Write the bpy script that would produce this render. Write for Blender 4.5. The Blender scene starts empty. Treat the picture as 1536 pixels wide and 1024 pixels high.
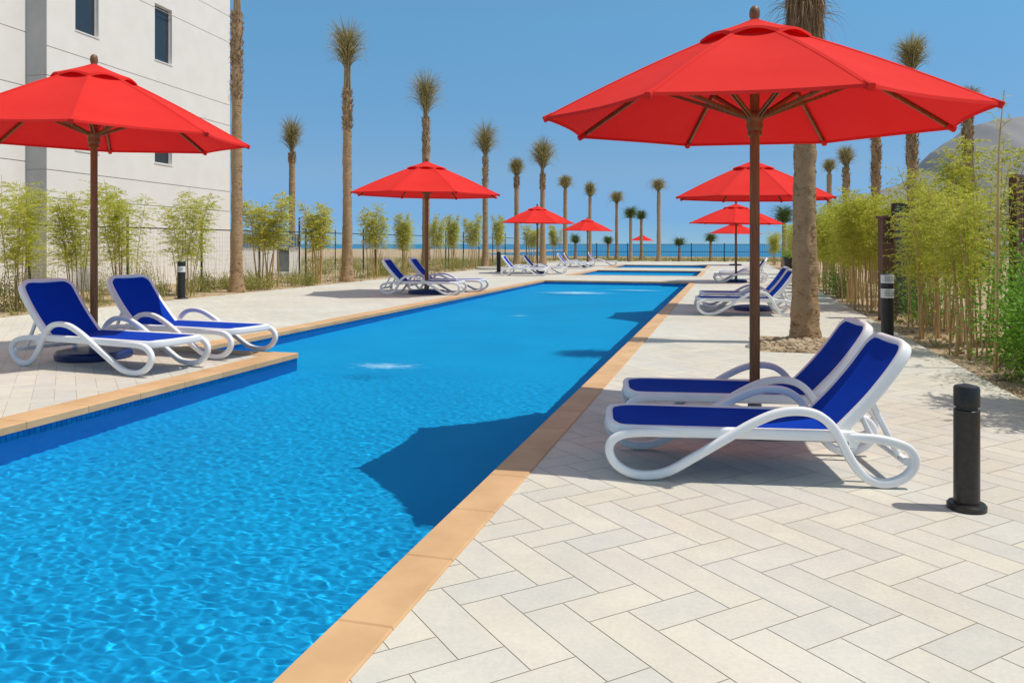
import bpy, math, random
from mathutils import Vector, Matrix
from mathutils.noise import noise as noise3
R = math.radians
S = bpy.context.scene
COL = S.collection
rnd = random.Random(7)

# ------------------------------------------------------------------ camera frame
F, H, HOR = 1180.0, 1.35, 366.0          # focal length in photo pixels, eye height, horizon row
TH = math.atan2(1095 - 768, F)           # the pool axis is +Y, the camera looks TH to its left
CT, ST = math.cos(TH), math.sin(TH)

def cw(lat, z):                           # camera-relative metres -> world XY
    return (lat * CT - z * ST, lat * ST + z * CT)
def pz(x, z):                             # photo column and distance -> world XY
    return cw((x - 768) / F * z, z)
def dist(y, h=0.0):
    return F * (H - h) / (y - HOR)
def at(x, y, h=0.0):
    return pz(x, dist(y, h))
def hgt(y, z):                            # height of photo row y at distance z
    return H + (HOR - y) * z / F

# ------------------------------------------------------------------ mesh helpers
def catmull(pts, n=6, closed=False):
    pts = [Vector(p) for p in pts]
    out = []
    N = len(pts)
    for i in range(N if closed else N - 1):
        if closed:
            p0, p1, p2, p3 = pts[i - 1], pts[i], pts[(i + 1) % N], pts[(i + 2) % N]
        else:
            p1, p2 = pts[i], pts[i + 1]
            p0 = pts[i - 1] if i else p1 * 2 - p2
            p3 = pts[i + 2] if i + 2 < N else p2 * 2 - p1
        for k in range(n):
            t = k / n
            out.append(0.5 * ((2 * p1) + (p2 - p0) * t + (2 * p0 - 5 * p1 + 4 * p2 - p3) * t * t + (3 * p1 - p0 - 3 * p2 + p3) * t ** 3))
    if not closed:
        out.append(pts[-1])
    return out

def rrect(w, h, r, n=3):                  # rounded rectangle section, w along a, h along b
    out = []
    for cx, cy, a0 in ((w / 2 - r, h / 2 - r, 0), (-w / 2 + r, h / 2 - r, 90), (-w / 2 + r, -h / 2 + r, 180), (w / 2 - r, -h / 2 + r, 270)):
        for k in range(n + 1):
            a = R(a0 + 90 * k / n)
            out.append((cx + r * math.cos(a), cy + r * math.sin(a)))
    return out

class MB:
    def __init__(s):
        s.v, s.f, s.c = [], [], []
    def quad(s, a, b, c, d):
        i = len(s.v); s.v += [tuple(a), tuple(b), tuple(c), tuple(d)]; s.f.append((i, i + 1, i + 2, i + 3))
    def poly(s, pts):
        i = len(s.v); s.v += [tuple(p) for p in pts]; s.f.append(tuple(range(i, i + len(pts))))
    def box(s, x0, x1, y0, y1, z0, z1, M=None):
        i = len(s.v)
        p = [(x0, y0, z0), (x1, y0, z0), (x1, y1, z0), (x0, y1, z0), (x0, y0, z1), (x1, y0, z1), (x1, y1, z1), (x0, y1, z1)]
        if M is not None:
            p = [tuple(M @ Vector(q)) for q in p]
        s.v += p
        s.f += [tuple(i + k for k in q) for q in ((3, 2, 1, 0), (4, 5, 6, 7), (0, 1, 5, 4), (1, 2, 6, 5), (2, 3, 7, 6), (3, 0, 4, 7))]
    def cbox(s, x0, x1, y0, y1, z0, z1, b=0.006):      # box with chamfered top edges
        i = len(s.v)
        s.v += [(x0, y0, z0), (x1, y0, z0), (x1, y1, z0), (x0, y1, z0),
                (x0, y0, z1 - b), (x1, y0, z1 - b), (x1, y1, z1 - b), (x0, y1, z1 - b),
                (x0 + b, y0 + b, z1), (x1 - b, y0 + b, z1), (x1 - b, y1 - b, z1), (x0 + b, y1 - b, z1)]
        s.f.append((i + 3, i + 2, i + 1, i))
        for k in (0, 4):
            for j in range(4):
                s.f.append((i + k + j, i + k + (j + 1) % 4, i + k + 4 + (j + 1) % 4, i + k + 4 + j))
        s.f.append((i + 8, i + 9, i + 10, i + 11))
    def sweep(s, path, section, bino, closed=False):   # section (a,b): a in the plane of the path, b along bino
        path = [Vector(p) for p in path]; bino = Vector(bino).normalized()
        n, m, i0 = len(path), len(section), len(s.v)
        for k, p in enumerate(path):
            if closed:
                t = path[(k + 1) % n] - path[k - 1]
            else:
                t = path[min(k + 1, n - 1)] - path[max(k - 1, 0)]
            nn = bino.cross(t.normalized()).normalized()
            s.v += [tuple(p + nn * a + bino * b) for a, b in section]
        for k in range(n if closed else n - 1):
            k2 = (k + 1) % n
            for j in range(m):
                j2 = (j + 1) % m
                s.f.append((i0 + k * m + j, i0 + k2 * m + j, i0 + k2 * m + j2, i0 + k * m + j2))
        if not closed:
            s.f.append(tuple(i0 + j for j in range(m)))
            s.f.append(tuple(i0 + (n - 1) * m + j for j in reversed(range(m))))
    def tube(s, path, rad, seg=8, caps=True):
        path = [Vector(p) for p in path]
        n, i0 = len(path), len(s.v)
        ref = Vector((0.31, 0.95, 0.1))
        for k, p in enumerate(path):
            t = (path[min(k + 1, n - 1)] - path[max(k - 1, 0)]).normalized()
            a = t.cross(ref)
            if a.length < 0.05: a = t.cross(Vector((1, 0, 0)))
            a.normalize(); b = t.cross(a)
            r = rad[k] if isinstance(rad, (list, tuple)) else rad
            for j in range(seg):
                an = 2 * math.pi * j / seg
                s.v.append(tuple(p + a * (r * math.cos(an)) + b * (r * math.sin(an))))
        for k in range(n - 1):
            for j in range(seg):
                j2 = (j + 1) % seg
                s.f.append((i0 + k * seg + j, i0 + k * seg + j2, i0 + (k + 1) * seg + j2, i0 + (k + 1) * seg + j))
        if caps:
            s.f.append(tuple(i0 + j for j in reversed(range(seg))))
            s.f.append(tuple(i0 + (n - 1) * seg + j for j in range(seg)))
    def lathe(s, prof, seg=24, c=(0, 0, 0)):
        i0, n = len(s.v), len(prof)
        for r, z in prof:
            for j in range(seg):
                a = 2 * math.pi * j / seg
                s.v.append((c[0] + r * math.cos(a), c[1] + r * math.sin(a), c[2] + z))
        for k in range(n - 1):
            for j in range(seg):
                j2 = (j + 1) % seg
                s.f.append((i0 + k * seg + j, i0 + k * seg + j2, i0 + (k + 1) * seg + j2, i0 + (k + 1) * seg + j))
        s.f.append(tuple(i0 + j for j in reversed(range(seg))))
        s.f.append(tuple(i0 + (n - 1) * seg + j for j in range(seg)))
    def ico(s, c, r, rn, sq=0.7):          # rough stone
        t = (1 + 5 ** .5) / 2
        vs = [(-1, t, 0), (1, t, 0), (-1, -t, 0), (1, -t, 0), (0, -1, t), (0, 1, t), (0, -1, -t), (0, 1, -t), (t, 0, -1), (t, 0, 1), (-t, 0, -1), (-t, 0, 1)]
        fs = [(0, 11, 5), (0, 5, 1), (0, 1, 7), (0, 7, 10), (0, 10, 11), (1, 5, 9), (5, 11, 4), (11, 10, 2), (10, 7, 6), (7, 1, 8), (3, 9, 4), (3, 4, 2), (3, 2, 6), (3, 6, 8), (3, 8, 9), (4, 9, 5), (2, 4, 11), (6, 2, 10), (8, 6, 7), (9, 8, 1)]
        i = len(s.v); a = rn.uniform(0, 6.28)
        for x, y, z in vs:
            k = r / 1.9 * rn.uniform(.75, 1.2)
            x2, y2 = x * math.cos(a) - y * math.sin(a), x * math.sin(a) + y * math.cos(a)
            s.v.append((c[0] + x2 * k, c[1] + y2 * k * .85, c[2] + z * k * sq))
        s.f += [tuple(i + q for q in f) for f in fs]
    def build(s, name, mat, parent=None, smooth=None, uv=None, loc=None):
        me = bpy.data.meshes.new(name)
        me.from_pydata(s.v, [], s.f)
        me.materials.append(mat)
        if s.c:
            ca = me.color_attributes.new('tone', 'FLOAT_COLOR', 'CORNER')
            buf = []
            for p, c in zip(me.polygons, s.c):
                buf += list(c) * p.loop_total
            ca.data.foreach_set('color', buf)
        if uv:
            ul = me.uv_layers.new(name='UVMap')
            for p in me.polygons:
                for li in p.loop_indices:
                    co = me.vertices[me.loops[li].vertex_index].co
                    ul.data[li].uv = uv(p.normal, co)
        if smooth is not None:
            me.polygons.foreach_set('use_smooth', [True] * len(me.polygons))
            me.set_sharp_from_angle(angle=R(smooth))
        me.update()
        o = bpy.data.objects.new(name, me)
        COL.objects.link(o)
        if parent: o.parent = parent
        if loc: o.location = loc
        return o

def empty(name, loc=(0, 0, 0), rz=0):
    o = bpy.data.objects.new(name, None); COL.objects.link(o)
    o.empty_display_size = .1
    o.location = loc; o.rotation_euler = (0, 0, rz)
    return o
def tag(o, label, cat, group=None, kind=None):
    o['label'] = label; o['category'] = cat
    if group: o['group'] = group
    if kind: o['kind'] = kind
    return o
def struct(o, kind='structure'):
    o['kind'] = kind; return o
def copy_tree(o, parent=None):
    c = o.copy(); COL.objects.link(c)
    if parent: c.parent = parent
    for ch in list(o.children):
        copy_tree(ch, c)
    return c

# ------------------------------------------------------------------ materials
def newmat(name):
    m = bpy.data.materials.new(name); m.use_nodes = True
    nt = m.node_tree
    return m, nt, nt.nodes['Principled BSDF'], nt.nodes['Material Output']
def nd(nt, t, **kw):
    n = nt.nodes.new(t)
    for k, v in kw.items():
        if k.startswith('i_'):
            n.inputs[k[2:].replace('_', ' ')].default_value = v
        else:
            setattr(n, k, v)
    return n
def objco(nt, scale=(1, 1, 1), world=False):
    if world:
        g = nt.nodes.new('ShaderNodeNewGeometry'); out = g.outputs['Position']
    else:
        g = nt.nodes.new('ShaderNodeTexCoord'); out = g.outputs['Object']
    mp = nt.nodes.new('ShaderNodeMapping'); mp.inputs['Scale'].default_value = scale
    nt.links.new(out, mp.inputs['Vector'])
    return mp.outputs['Vector']
def ramp(nt, fac, stops):
    r = nt.nodes.new('ShaderNodeValToRGB')
    e = r.color_ramp.elements
    while len(e) < len(stops): e.new(.5)
    for k, (p, c) in zip(e, stops):
        k.position = p; k.color = (*c, 1)
    nt.links.new(fac, r.inputs['Fac'])
    return r.outputs['Color']
def noise(nt, vec, scale, detail=4, rough=.55):
    n = nd(nt, 'ShaderNodeTexNoise'); n.inputs['Scale'].default_value = scale
    n.inputs['Detail'].default_value = detail; n.inputs['Roughness'].default_value = rough
    nt.links.new(vec, n.inputs['Vector']); return n.outputs['Fac']
def bump(nt, h, bsdf, strength=.3, distance=.01):
    b = nd(nt, 'ShaderNodeBump'); b.inputs['Strength'].default_value = strength; b.inputs['Distance'].default_value = distance
    nt.links.new(h, b.inputs['Height']); nt.links.new(b.outputs['Normal'], bsdf.inputs['Normal']); return b
def noisy(name, c0, c1, scale=8, rough=.7, bs=.0, bd=.01, bscale=None, sc=(1, 1, 1), spec=.5, world=False, lo=.35, hi=.65):
    m, nt, b, o = newmat(name)
    v = objco(nt, sc, world)
    f = noise(nt, v, scale)
    nt.links.new(ramp(nt, f, [(lo, c0), (hi, c1)]), b.inputs['Base Color'])
    b.inputs['Roughness'].default_value = rough
    b.inputs['Specular IOR Level'].default_value = spec
    if bs:
        bump(nt, noise(nt, v, bscale or scale * 4, 6), b, bs, bd)
    return m

# white moulded resin of the lounger frames
M_resin = noisy('white_resin', (.83, .83, .815), (.87, .87, .855), 5, .38, .04, .002, 240)
# blue sling fabric: fine weave
def m_sling():
    m, nt, b, o = newmat('blue_sling')
    v = objco(nt)
    f = noise(nt, v, 3.0, 3)
    nt.links.new(ramp(nt, f, [(.3, (.0008, .036, .36)), (.7, (.0008, .046, .43))]), b.inputs['Base Color'])
    b.inputs['Roughness'].default_value = .75; b.inputs['Specular IOR Level'].default_value = .08
    ck = nd(nt, 'ShaderNodeTexChecker'); ck.inputs['Scale'].default_value = 260
    nt.links.new(v, ck.inputs['Vector'])
    bump(nt, ck.outputs['Fac'], b, .25, .001)
    return m
M_sling = m_sling()
# red canopy cloth, lets some light through
def m_canopy():
    m, nt, b, o = newmat('red_canvas')
    v = objco(nt)
    f = noise(nt, v, 2.2, 3)
    c = ramp(nt, f, [(.3, (.81, .034, .027)), (.7, (.87, .043, .034))])
    nt.links.new(c, b.inputs['Base Color'])
    b.inputs['Roughness'].default_value = .85; b.inputs['Specular IOR Level'].default_value = .15
    b.inputs['Sheen Weight'].default_value = .0
    nz = noise(nt, v, 420, 2); bp = bump(nt, nz, b, .12, .002)
    wr = noise(nt, objco(nt, (1, 1, .4)), 5, 3)
    bp2 = nd(nt, 'ShaderNodeBump'); bp2.inputs['Strength'].default_value = .22; bp2.inputs['Distance'].default_value = .02
    nt.links.new(wr, bp2.inputs['Height']); nt.links.new(bp2.outputs['Normal'], bp.inputs['Normal'])
    tr = nd(nt, 'ShaderNodeBsdfTranslucent'); tr.inputs['Color'].default_value = (.72, .004, .008, 1)
    mx = nd(nt, 'ShaderNodeMixShader'); mx.inputs['Fac'].default_value = .22
    nt.links.new(b.outputs[0], mx.inputs[1]); nt.links.new(tr.outputs[0], mx.inputs[2])
    nt.links.new(mx.outputs[0], o.inputs['Surface'])
    return m
M_canvas = m_canopy()
M_wood = noisy('brown_wood', (.17, .062, .014), (.28, .112, .026), 6, .5, .12, .003, 40, (14, 14, 1.2))
M_finial = noisy('finial_wood', (.15, .065, .024), (.25, .12, .05), 9, .45, .1, .002, 60)
M_basedisc = noisy('navy_base', (.006, .022, .11), (.010, .034, .16), 4, .4)
M_bronze = noisy('dark_bronze', (.023, .020, .016), (.034, .029, .024), 40, .36, .05, .0008, 500)
M_bronze.node_tree.nodes['Principled BSDF'].inputs['Metallic'].default_value = .25
M_black = noisy('black_metal', (.010, .010, .011), (.018, .018, .018), 20, .45)
M_label = noisy('white_label', (.62, .62, .62), (.75, .75, .75), 30, .5)
M_ink = noisy('dark_print', (.05, .05, .06), (.12, .12, .13), 60, .6)

def m_pave():
    m, nt, b, o = newmat('paving_stone')
    a = nd(nt, 'ShaderNodeVertexColor', layer_name='tone')
    v = objco(nt, (1, 1, 1), True)
    sp = nd(nt, 'ShaderNodeVectorMath', operation='ADD')
    sc = nd(nt, 'ShaderNodeVectorMath', operation='SCALE'); sc.inputs['Scale'].default_value = 37.0
    nt.links.new(a.outputs['Color'], sc.inputs[0]); nt.links.new(v, sp.inputs[0]); nt.links.new(sc.outputs[0], sp.inputs[1])
    n1 = noise(nt, sp.outputs[0], 5, 5, .6)
    n2 = noise(nt, sp.outputs[0], 60, 4, .7)
    c1 = ramp(nt, n1, [(.3, (.93, .93, .95)), (.7, (1.04, 1.03, 1.0))])
    c2 = ramp(nt, n2, [(.3, (.93, .925, .92)), (.65, (1.03, 1.03, 1.03))])
    m1 = nd(nt, 'ShaderNodeMixRGB', blend_type='MULTIPLY'); m1.inputs[0].default_value = 1
    m2 = nd(nt, 'ShaderNodeMixRGB', blend_type='MULTIPLY'); m2.inputs[0].default_value = 1
    nt.links.new(a.outputs['Color'], m1.inputs[1]); nt.links.new(c1, m1.inputs[2])
    nt.links.new(m1.outputs[0], m2.inputs[1]); nt.links.new(c2, m2.inputs[2])
    # broad wear and dust
    n3 = noise(nt, v, .55, 4, .6)
    m3 = nd(nt, 'ShaderNodeMixRGB', blend_type='MULTIPLY'); m3.inputs[0].default_value = 1
    nt.links.new(m2.outputs[0], m3.inputs[1]); nt.links.new(ramp(nt, n3, [(.32, (.92, .90, .86)), (.6, (1, 1, 1))]), m3.inputs[2])
    nt.links.new(m3.outputs[0], b.inputs['Base Color'])
    b.inputs['Roughness'].default_value = .62; b.inputs['Specular IOR Level'].default_value = .35
    bump(nt, n2, b, .15, .003)
    return m
M_pave = m_pave()
M_grout = noisy('grout', (.36, .285, .195), (.45, .37, .265), 30, .9, world=True)
M_coping = noisy('peach_coping', (.60, .36, .172), (.70, .435, .22), 3.2, .6, .12, .003, 160, world=True)
def tone_islands(m, lo=.9, hi=1.05):
    nt = m.node_tree; b = nt.nodes['Principled BSDF']; src = b.inputs['Base Color'].links[0].from_socket
    g = nd(nt, 'ShaderNodeNewGeometry'); r = ramp(nt, g.outputs['Random Per Island'], [(0, (lo, lo * .99, lo * .97)), (1, (1, 1, 1))])
    mx = nd(nt, 'ShaderNodeMixRGB', blend_type='MULTIPLY'); mx.inputs[0].default_value = 1
    nt.links.new(src, mx.inputs[1]); nt.links.new(r, mx.inputs[2]); nt.links.new(mx.outputs[0], b.inputs['Base Color'])
tone_islands(M_coping)
M_sand = noisy('sandy_soil', (.36, .25, .145), (.52, .39, .245), 1.6, .95, .9, .04, 22, world=True)
M_rock = noisy('tan_rock', (.34, .25, .15), (.50, .38, .25), 6, .9, .4, .01, 40)
M_beach = noisy('dry_ground', (.30, .235, .15), (.44, .36, .25), .08, .95, .5, .05, 3, world=True)

def m_tile(name, c0, c1, grout, size):
    m, nt, b, o = newmat(name)
    uv = nd(nt, 'ShaderNodeUVMap', uv_map='UVMap')
    br = nd(nt, 'ShaderNodeTexBrick', offset=0.0)
    br.inputs['Color1'].default_value = (*c0, 1); br.inputs['Color2'].default_value = (*c1, 1); br.inputs['Mortar'].default_value = (*grout, 1)
    br.inputs['Scale'].default_value = 1.0; br.inputs['Brick Width'].default_value = size; br.inputs['Row Height'].default_value = size
    br.inputs['Mortar Size'].default_value = size * .06; br.inputs['Bias'].default_value = 0
    nt.links.new(uv.outputs[0], br.inputs['Vector'])
    nt.links.new(br.outputs['Color'], b.inputs['Base Color'])
    b.inputs['Roughness'].default_value = .25
    return m
M_mosaic = m_tile('blue_mosaic', (.003, .15, .48), (.003, .25, .62), (.003, .035, .13), .05)
M_floor = noisy('pool_floor', (.0005, .42, .82), (.0005, .47, .88), .7, .6, world=True)

FOAM = []
def m_water():
    m, nt, b, o = newmat('pool_water')
    g = nd(nt, 'ShaderNodeNewGeometry')
    def mp(sx, sy, rz=0):
        n = nd(nt, 'ShaderNodeMapping'); n.inputs['Scale'].default_value = (sx, sy, 1); n.inputs['Rotation'].default_value = (0, 0, rz)
        nt.links.new(g.outputs['Position'], n.inputs['Vector']); return n.outputs[0]
    rf = nd(nt, 'ShaderNodeBsdfRefraction'); rf.inputs['Color'].default_value = (.70, .97, 1, 1); rf.inputs['IOR'].default_value = 1.33; rf.inputs['Roughness'].default_value = 0
    gl = nd(nt, 'ShaderNodeBsdfGlossy'); gl.inputs['Roughness'].default_value = .03
    nf = nd(nt, 'ShaderNodeTexNoise'); nf.inputs['Scale'].default_value = 26; nf.inputs['Detail'].default_value = 4; nf.inputs['Roughness'].default_value = .65
    nt.links.new(mp(1, 1.8, .3), nf.inputs['Vector'])
    bp = nd(nt, 'ShaderNodeBump'); bp.inputs['Strength'].default_value = .7; bp.inputs['Distance'].default_value = .012
    nt.links.new(nf.outputs['Fac'], bp.inputs['Height']); nt.links.new(bp.outputs[0], gl.inputs['Normal'])
    fr = nd(nt, 'ShaderNodeFresnel'); fr.inputs['IOR'].default_value = 1.33
    ml = nd(nt, 'ShaderNodeMath', operation='MULTIPLY'); ml.inputs[1].default_value = .10      # glare cut as by a polarising filter
    nt.links.new(fr.outputs[0], ml.inputs[0])
    mx = nd(nt, 'ShaderNodeMixShader'); nt.links.new(ml.outputs[0], mx.inputs['Fac']); nt.links.new(rf.outputs[0], mx.inputs[1]); nt.links.new(gl.outputs[0], mx.inputs[2])
    last = mx.outputs[0]
    # churned white water above the floor jets
    for (cx, cy, rx, ry, amt) in FOAM:
        sb = nd(nt, 'ShaderNodeVectorMath', operation='SUBTRACT'); sb.inputs[1].default_value = (cx, cy, WL)
        nt.links.new(g.outputs['Position'], sb.inputs[0])
        dv = nd(nt, 'ShaderNodeVectorMath', operation='DIVIDE'); dv.inputs[1].default_value = (rx, ry, 1)
        nt.links.new(sb.outputs[0], dv.inputs[0])
        ln = nd(nt, 'ShaderNodeVectorMath', operation='LENGTH'); nt.links.new(dv.outputs[0], ln.inputs[0])
        mr = nd(nt, 'ShaderNodeMapRange'); mr.inputs['From Min'].default_value = 1; mr.inputs['From Max'].default_value = 0
        nt.links.new(ln.outputs['Value'], mr.inputs['Value'])
        n3 = nd(nt, 'ShaderNodeTexNoise'); n3.inputs['Scale'].default_value = 7.5; n3.inputs['Detail'].default_value = 9; n3.inputs['Roughness'].default_value = .78
        nt.links.new(mp(1.0, 1.9, -.35), n3.inputs['Vector'])
        mm = nd(nt, 'ShaderNodeMath', operation='MULTIPLY_ADD'); mm.inputs[1].default_value = .5
        nt.links.new(mr.outputs[0], mm.inputs[0]); nt.links.new(n3.outputs['Fac'], mm.inputs[2])
        m4 = nd(nt, 'ShaderNodeMapRange'); m4.inputs['From Min'].default_value = .78; m4.inputs['From Max'].default_value = 1.10; m4.inputs['To Max'].default_value = amt
        nt.links.new(mm.outputs[0], m4.inputs['Value'])
        df = nd(nt, 'ShaderNodeBsdfDiffuse'); df.inputs['Color'].default_value = (.60, .84, .93, 1)
        m5 = nd(nt, 'ShaderNodeMixShader')
        nt.links.new(m4.outputs[0], m5.inputs['Fac']); nt.links.new(last, m5.inputs[1]); nt.links.new(df.outputs[0], m5.inputs[2])
        last = m5.outputs[0]
    nt.links.new(last, o.inputs['Surface'])
    return m
WL, FLOORZ = -.085, -.82
for (fx, fy, rx, ry, am) in ((578, 553, .85, .55, .55), (866, 441, 2.2, 1.5, .8), (955, 437, 1.9, .7, .6), (780, 476, .5, .3, .4)):
    p = at(fx, fy, -.12); FOAM.append((p[0], p[1], rx, ry, am))
M_water = m_water()

def m_sea():
    m, nt, b, o = newmat('sea_water')
    v = objco(nt, (.02, .1, 1), True)
    f = noise(nt, v, .35, 4)
    nt.links.new(ramp(nt, f, [(.3, (.003, .15, .31)), (.7, (.006, .21, .40))]), b.inputs['Base Color'])
    b.inputs['Roughness'].default_value = .35; b.inputs['Specular IOR Level'].default_value = .25
    bump(nt, noise(nt, objco(nt, (1, 1, 1), True), .6, 6), b, .5, .3)
    return m
M_sea = m_sea()

def m_leaf(name, c0, c1, tr_fac=.35):
    m, nt, b, o = newmat(name)
    g = nd(nt, 'ShaderNodeNewGeometry')
    c = ramp(nt, g.outputs['Random Per Island'], [(0, c0), (1, c1)])
    nt.links.new(c, b.inputs['Base Color']); b.inputs['Roughness'].default_value = .5; b.inputs['Specular IOR Level'].default_value = .3
    t = nd(nt, 'ShaderNodeBsdfTranslucent'); nt.links.new(c, t.inputs['Color'])
    mx = nd(nt, 'ShaderNodeMixShader'); mx.inputs['Fac'].default_value = tr_fac
    nt.links.new(b.outputs[0], mx.inputs[1]); nt.links.new(t.outputs[0], mx.inputs[2]); nt.links.new(mx.outputs[0], o.inputs['Surface'])
    return m
M_bamboo = m_leaf('bamboo_leaf', (.32, .37, .018), (.82, .77, .15), .5)
M_bamboo2 = m_leaf('bamboo_leaf_dry', (.38, .41, .04), (.85, .78, .19), .5)
M_shrub = m_leaf('shrub_leaf', (.08, .22, .015), (.24, .44, .04), .4)
M_grass = m_leaf('grass_blade', (.15, .20, .03), (.50, .45, .14), .35)
M_frond = m_leaf('palm_frond', (.19, .175, .05), (.52, .42, .20), .35)
M_frondg = m_leaf('green_frond', (.07, .12, .02), (.16, .20, .05), .25)
M_cane = noisy('tan_cane', (.48, .29, .10), (.66, .45, .19), 3, .55, .2, .003, 30, (6, 6, 1.5))
M_stem = noisy('brown_stem', (.24, .16, .075), (.40, .29, .15), 3, .6, .2, .003, 30, (6, 6, 1.5))
def m_trunk():
    m, nt, b, o = newmat('palm_bark')
    f = noise(nt, objco(nt, (1.8, 1.8, 7)), 1.7, 7, .7); f2 = noise(nt, objco(nt, (5, 5, 3)), 3, 6, .7); f3 = noise(nt, objco(nt, (1, 1, .8)), 2.6, 3)
    a = nd(nt, 'ShaderNodeMath', operation='MULTIPLY_ADD'); a.inputs[1].default_value = .7
    nt.links.new(f2, a.inputs[0]); nt.links.new(f, a.inputs[2])
    c = nd(nt, 'ShaderNodeMath', operation='MULTIPLY_ADD'); c.inputs[1].default_value = .45
    nt.links.new(f3, c.inputs[0]); nt.links.new(a.outputs[0], c.inputs[2])
    nt.links.new(ramp(nt, c.outputs[0], [(.72, (.12, .064, .030)), (.90, (.31, .19, .10)), (1.0, (.44, .29, .165))]), b.inputs['Base Color'])
    b.inputs['Roughness'].default_value = .95; b.inputs['Specular IOR Level'].default_value = .15
    bump(nt, a.outputs[0], b, 1.0, .05)
    return m
M_trunk = m_trunk()
M_boot = m_leaf('frond_base', (.20, .115, .052), (.52, .35, .18), .05)
M_wall = noisy('white_render', (.82, .765, .70), (.86, .805, .74), 1.3, .85, .10, .004, 60)
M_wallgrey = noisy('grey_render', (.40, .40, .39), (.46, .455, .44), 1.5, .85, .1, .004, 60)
M_joint = noisy('joint_shadow_gap', (.26, .24, .22), (.32, .30, .28), 5, .9)
def m_glass(name, c):
    m, nt, b, o = newmat(name)
    f = noise(nt, objco(nt), 1.1, 2)
    nt.links.new(ramp(nt, f, [(.3, tuple(q * .8 for q in c)), (.7, c)]), b.inputs['Base Color'])
    b.inputs['Roughness'].default_value = .08; b.inputs['Specular IOR Level'].default_value = .6
    return m
M_glass = m_glass('dark_window_glass', (.035, .045, .052))
M_winframe = noisy('grey_window_frame', (.50, .49, .47), (.56, .55, .53), 5, .5)
M_louvre = noisy('brown_louvre', (.10, .040, .022), (.17, .075, .042), 4, .6, .1, .003, 40, (1, 1, .2))
M_shed = noisy('shed_grey', (.10, .11, .10), (.14, .15, .14), 4, .6)
M_corr = noisy('corrugated_sheet', (.20, .24, .27), (.27, .31, .34), 4, .5)
M_hill = noisy('grey_hill', (.215, .21, .21), (.25, .243, .24), .02, .95, world=True)
M_greymetal = noisy('grey_metal', (.30, .30, .30), (.38, .38, .38), 10, .5)
M_slab = noisy('pale_slab', (.50, .46, .40), (.60, .56, .50), 4, .8)

# ------------------------------------------------------------------ ground, pool, paving
XR_IN, XR_OUT = -1.355, -1.135            # right coping, along the whole pool side
XL_IN, XL_OUT = -6.62, -6.93              # left coping of the wide part
XI_IN, XI_OUT = -5.13, -5.44              # coping of the near left deck
YJ, YJ_OUT = 8.65, 8.34                   # where the pool widens
YA = -3.0
CW = .30
P1 = 28.4
POOL2, POOL3 = (33.8, 40.4), (44.7, 51.2)
DECK_L, DECK_R, DECK_F = -12.9, 2.45, 62.0
XM = XR_OUT

def clip(poly, x0, x1, y0, y1):
    for ax, lim, sg in ((0, x0, 1), (0, x1, -1), (1, y0, 1), (1, y1, -1)):
        out = []
        for i in range(len(poly)):
            a, b = poly[i - 1], poly[i]
            da, db = (a[ax] - lim) * sg, (b[ax] - lim) * sg
            if da >= 0: out.append(a) if False else None
            if (da >= 0) != (db >= 0):
                t = da / (da - db); out.append((a[0] + (b[0] - a[0]) * t, a[1] + (b[1] - a[1]) * t))
            if db >= 0: out.append(b)
        poly = out
        if len(poly) < 3: return []
    return poly

PALM_BED = (.36, 1.62, 10.35, 11.95)
b0, b1, b2, b3 = PALM_BED
RECTS = [(XR_OUT, DECK_R, YA, b2), (XR_OUT, b0, b2, b3), (b1, DECK_R, b2, b3), (XR_OUT, DECK_R, b3, DECK_F),
         (DECK_L, XI_OUT, YA, YJ_OUT), (DECK_L, XL_OUT, YJ_OUT, DECK_F),
         (XL_OUT, XR_OUT, P1 + CW, POOL2[0] - CW), (XL_OUT, XR_OUT, POOL2[1] + CW, POOL3[0] - CW), (XL_OUT, XR_OUT, POOL3[1] + CW, DECK_F)]
def paving():
    mb = MB(); w = .172; gap = .0019
    rn = random.Random(3)
    c45 = math.sqrt(.5)
    na, nb = 3, 2
    per = na + nb
    ext = int(70 / w)
    def emit(u0, u1, v0, v1):
        u0, u1, v0, v1 = u0 * w + gap, u1 * w - gap, v0 * w + gap, v1 * w - gap
        q = [((u + v) * c45, (v - u) * c45 + 4.0) for u, v in ((u0, v0), (u1, v0), (u1, v1), (u0, v1))]
        xs = [p[0] for p in q]; ys = [p[1] for p in q]
        if max(xs) < DECK_L or min(xs) > DECK_R or max(ys) < YA or min(ys) > DECK_F: return
        g = rn.random()
        base = rn.choice([(.665, .63, .545), (.66, .622, .535), (.652, .622, .548), (.643, .614, .55), (.632, .61, .555), (.67, .628, .54)])
        k = rn.uniform(.95, 1.03)
        col = (base[0] * k, base[1] * k, base[2] * k, 1)
        for r in RECTS:
            if max(xs) < r[0] or min(xs) > r[1] or max(ys) < r[2] or min(ys) > r[3]: continue
            c = clip(q, *r)
            if c:
                mb.poly([(x, y, 0) for x, y in c]); mb.c.append(col)
    # in (u,v): A tiles n x 1 on a staircase, B tiles 1 x m between, period n+m along u
    lo, hi = -int(80 / w), int(80 / w)
    for k in range(lo, hi):
        # v = k; world x=(u+v)c, y=(v-u)c+4 : only the strip that touches the deck
        for j in range(-(hi * 2) // per, (hi * 2) // per):
            u = k + j * per
            x, y = (u + k) * w * c45, (k - u) * w * c45 + 4
            if x < DECK_L - 1.5 or x > DECK_R + 1.5 or y < YA - 1.5 or y > DECK_F + 1.5: continue
            emit(u, u + na, k, k + 1)
            emit(u, u + 1, k + 1, k + 1 + nb)
    o = mb.build('paving', M_pave); struct(o)
    g = MB()
    for r in RECTS:
        g.quad((r[0], r[2], -.002), (r[1], r[2], -.002), (r[1], r[3], -.002), (r[0], r[3], -.002))
    struct(g.build('paving_bed', M_grout))
paving()

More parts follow.
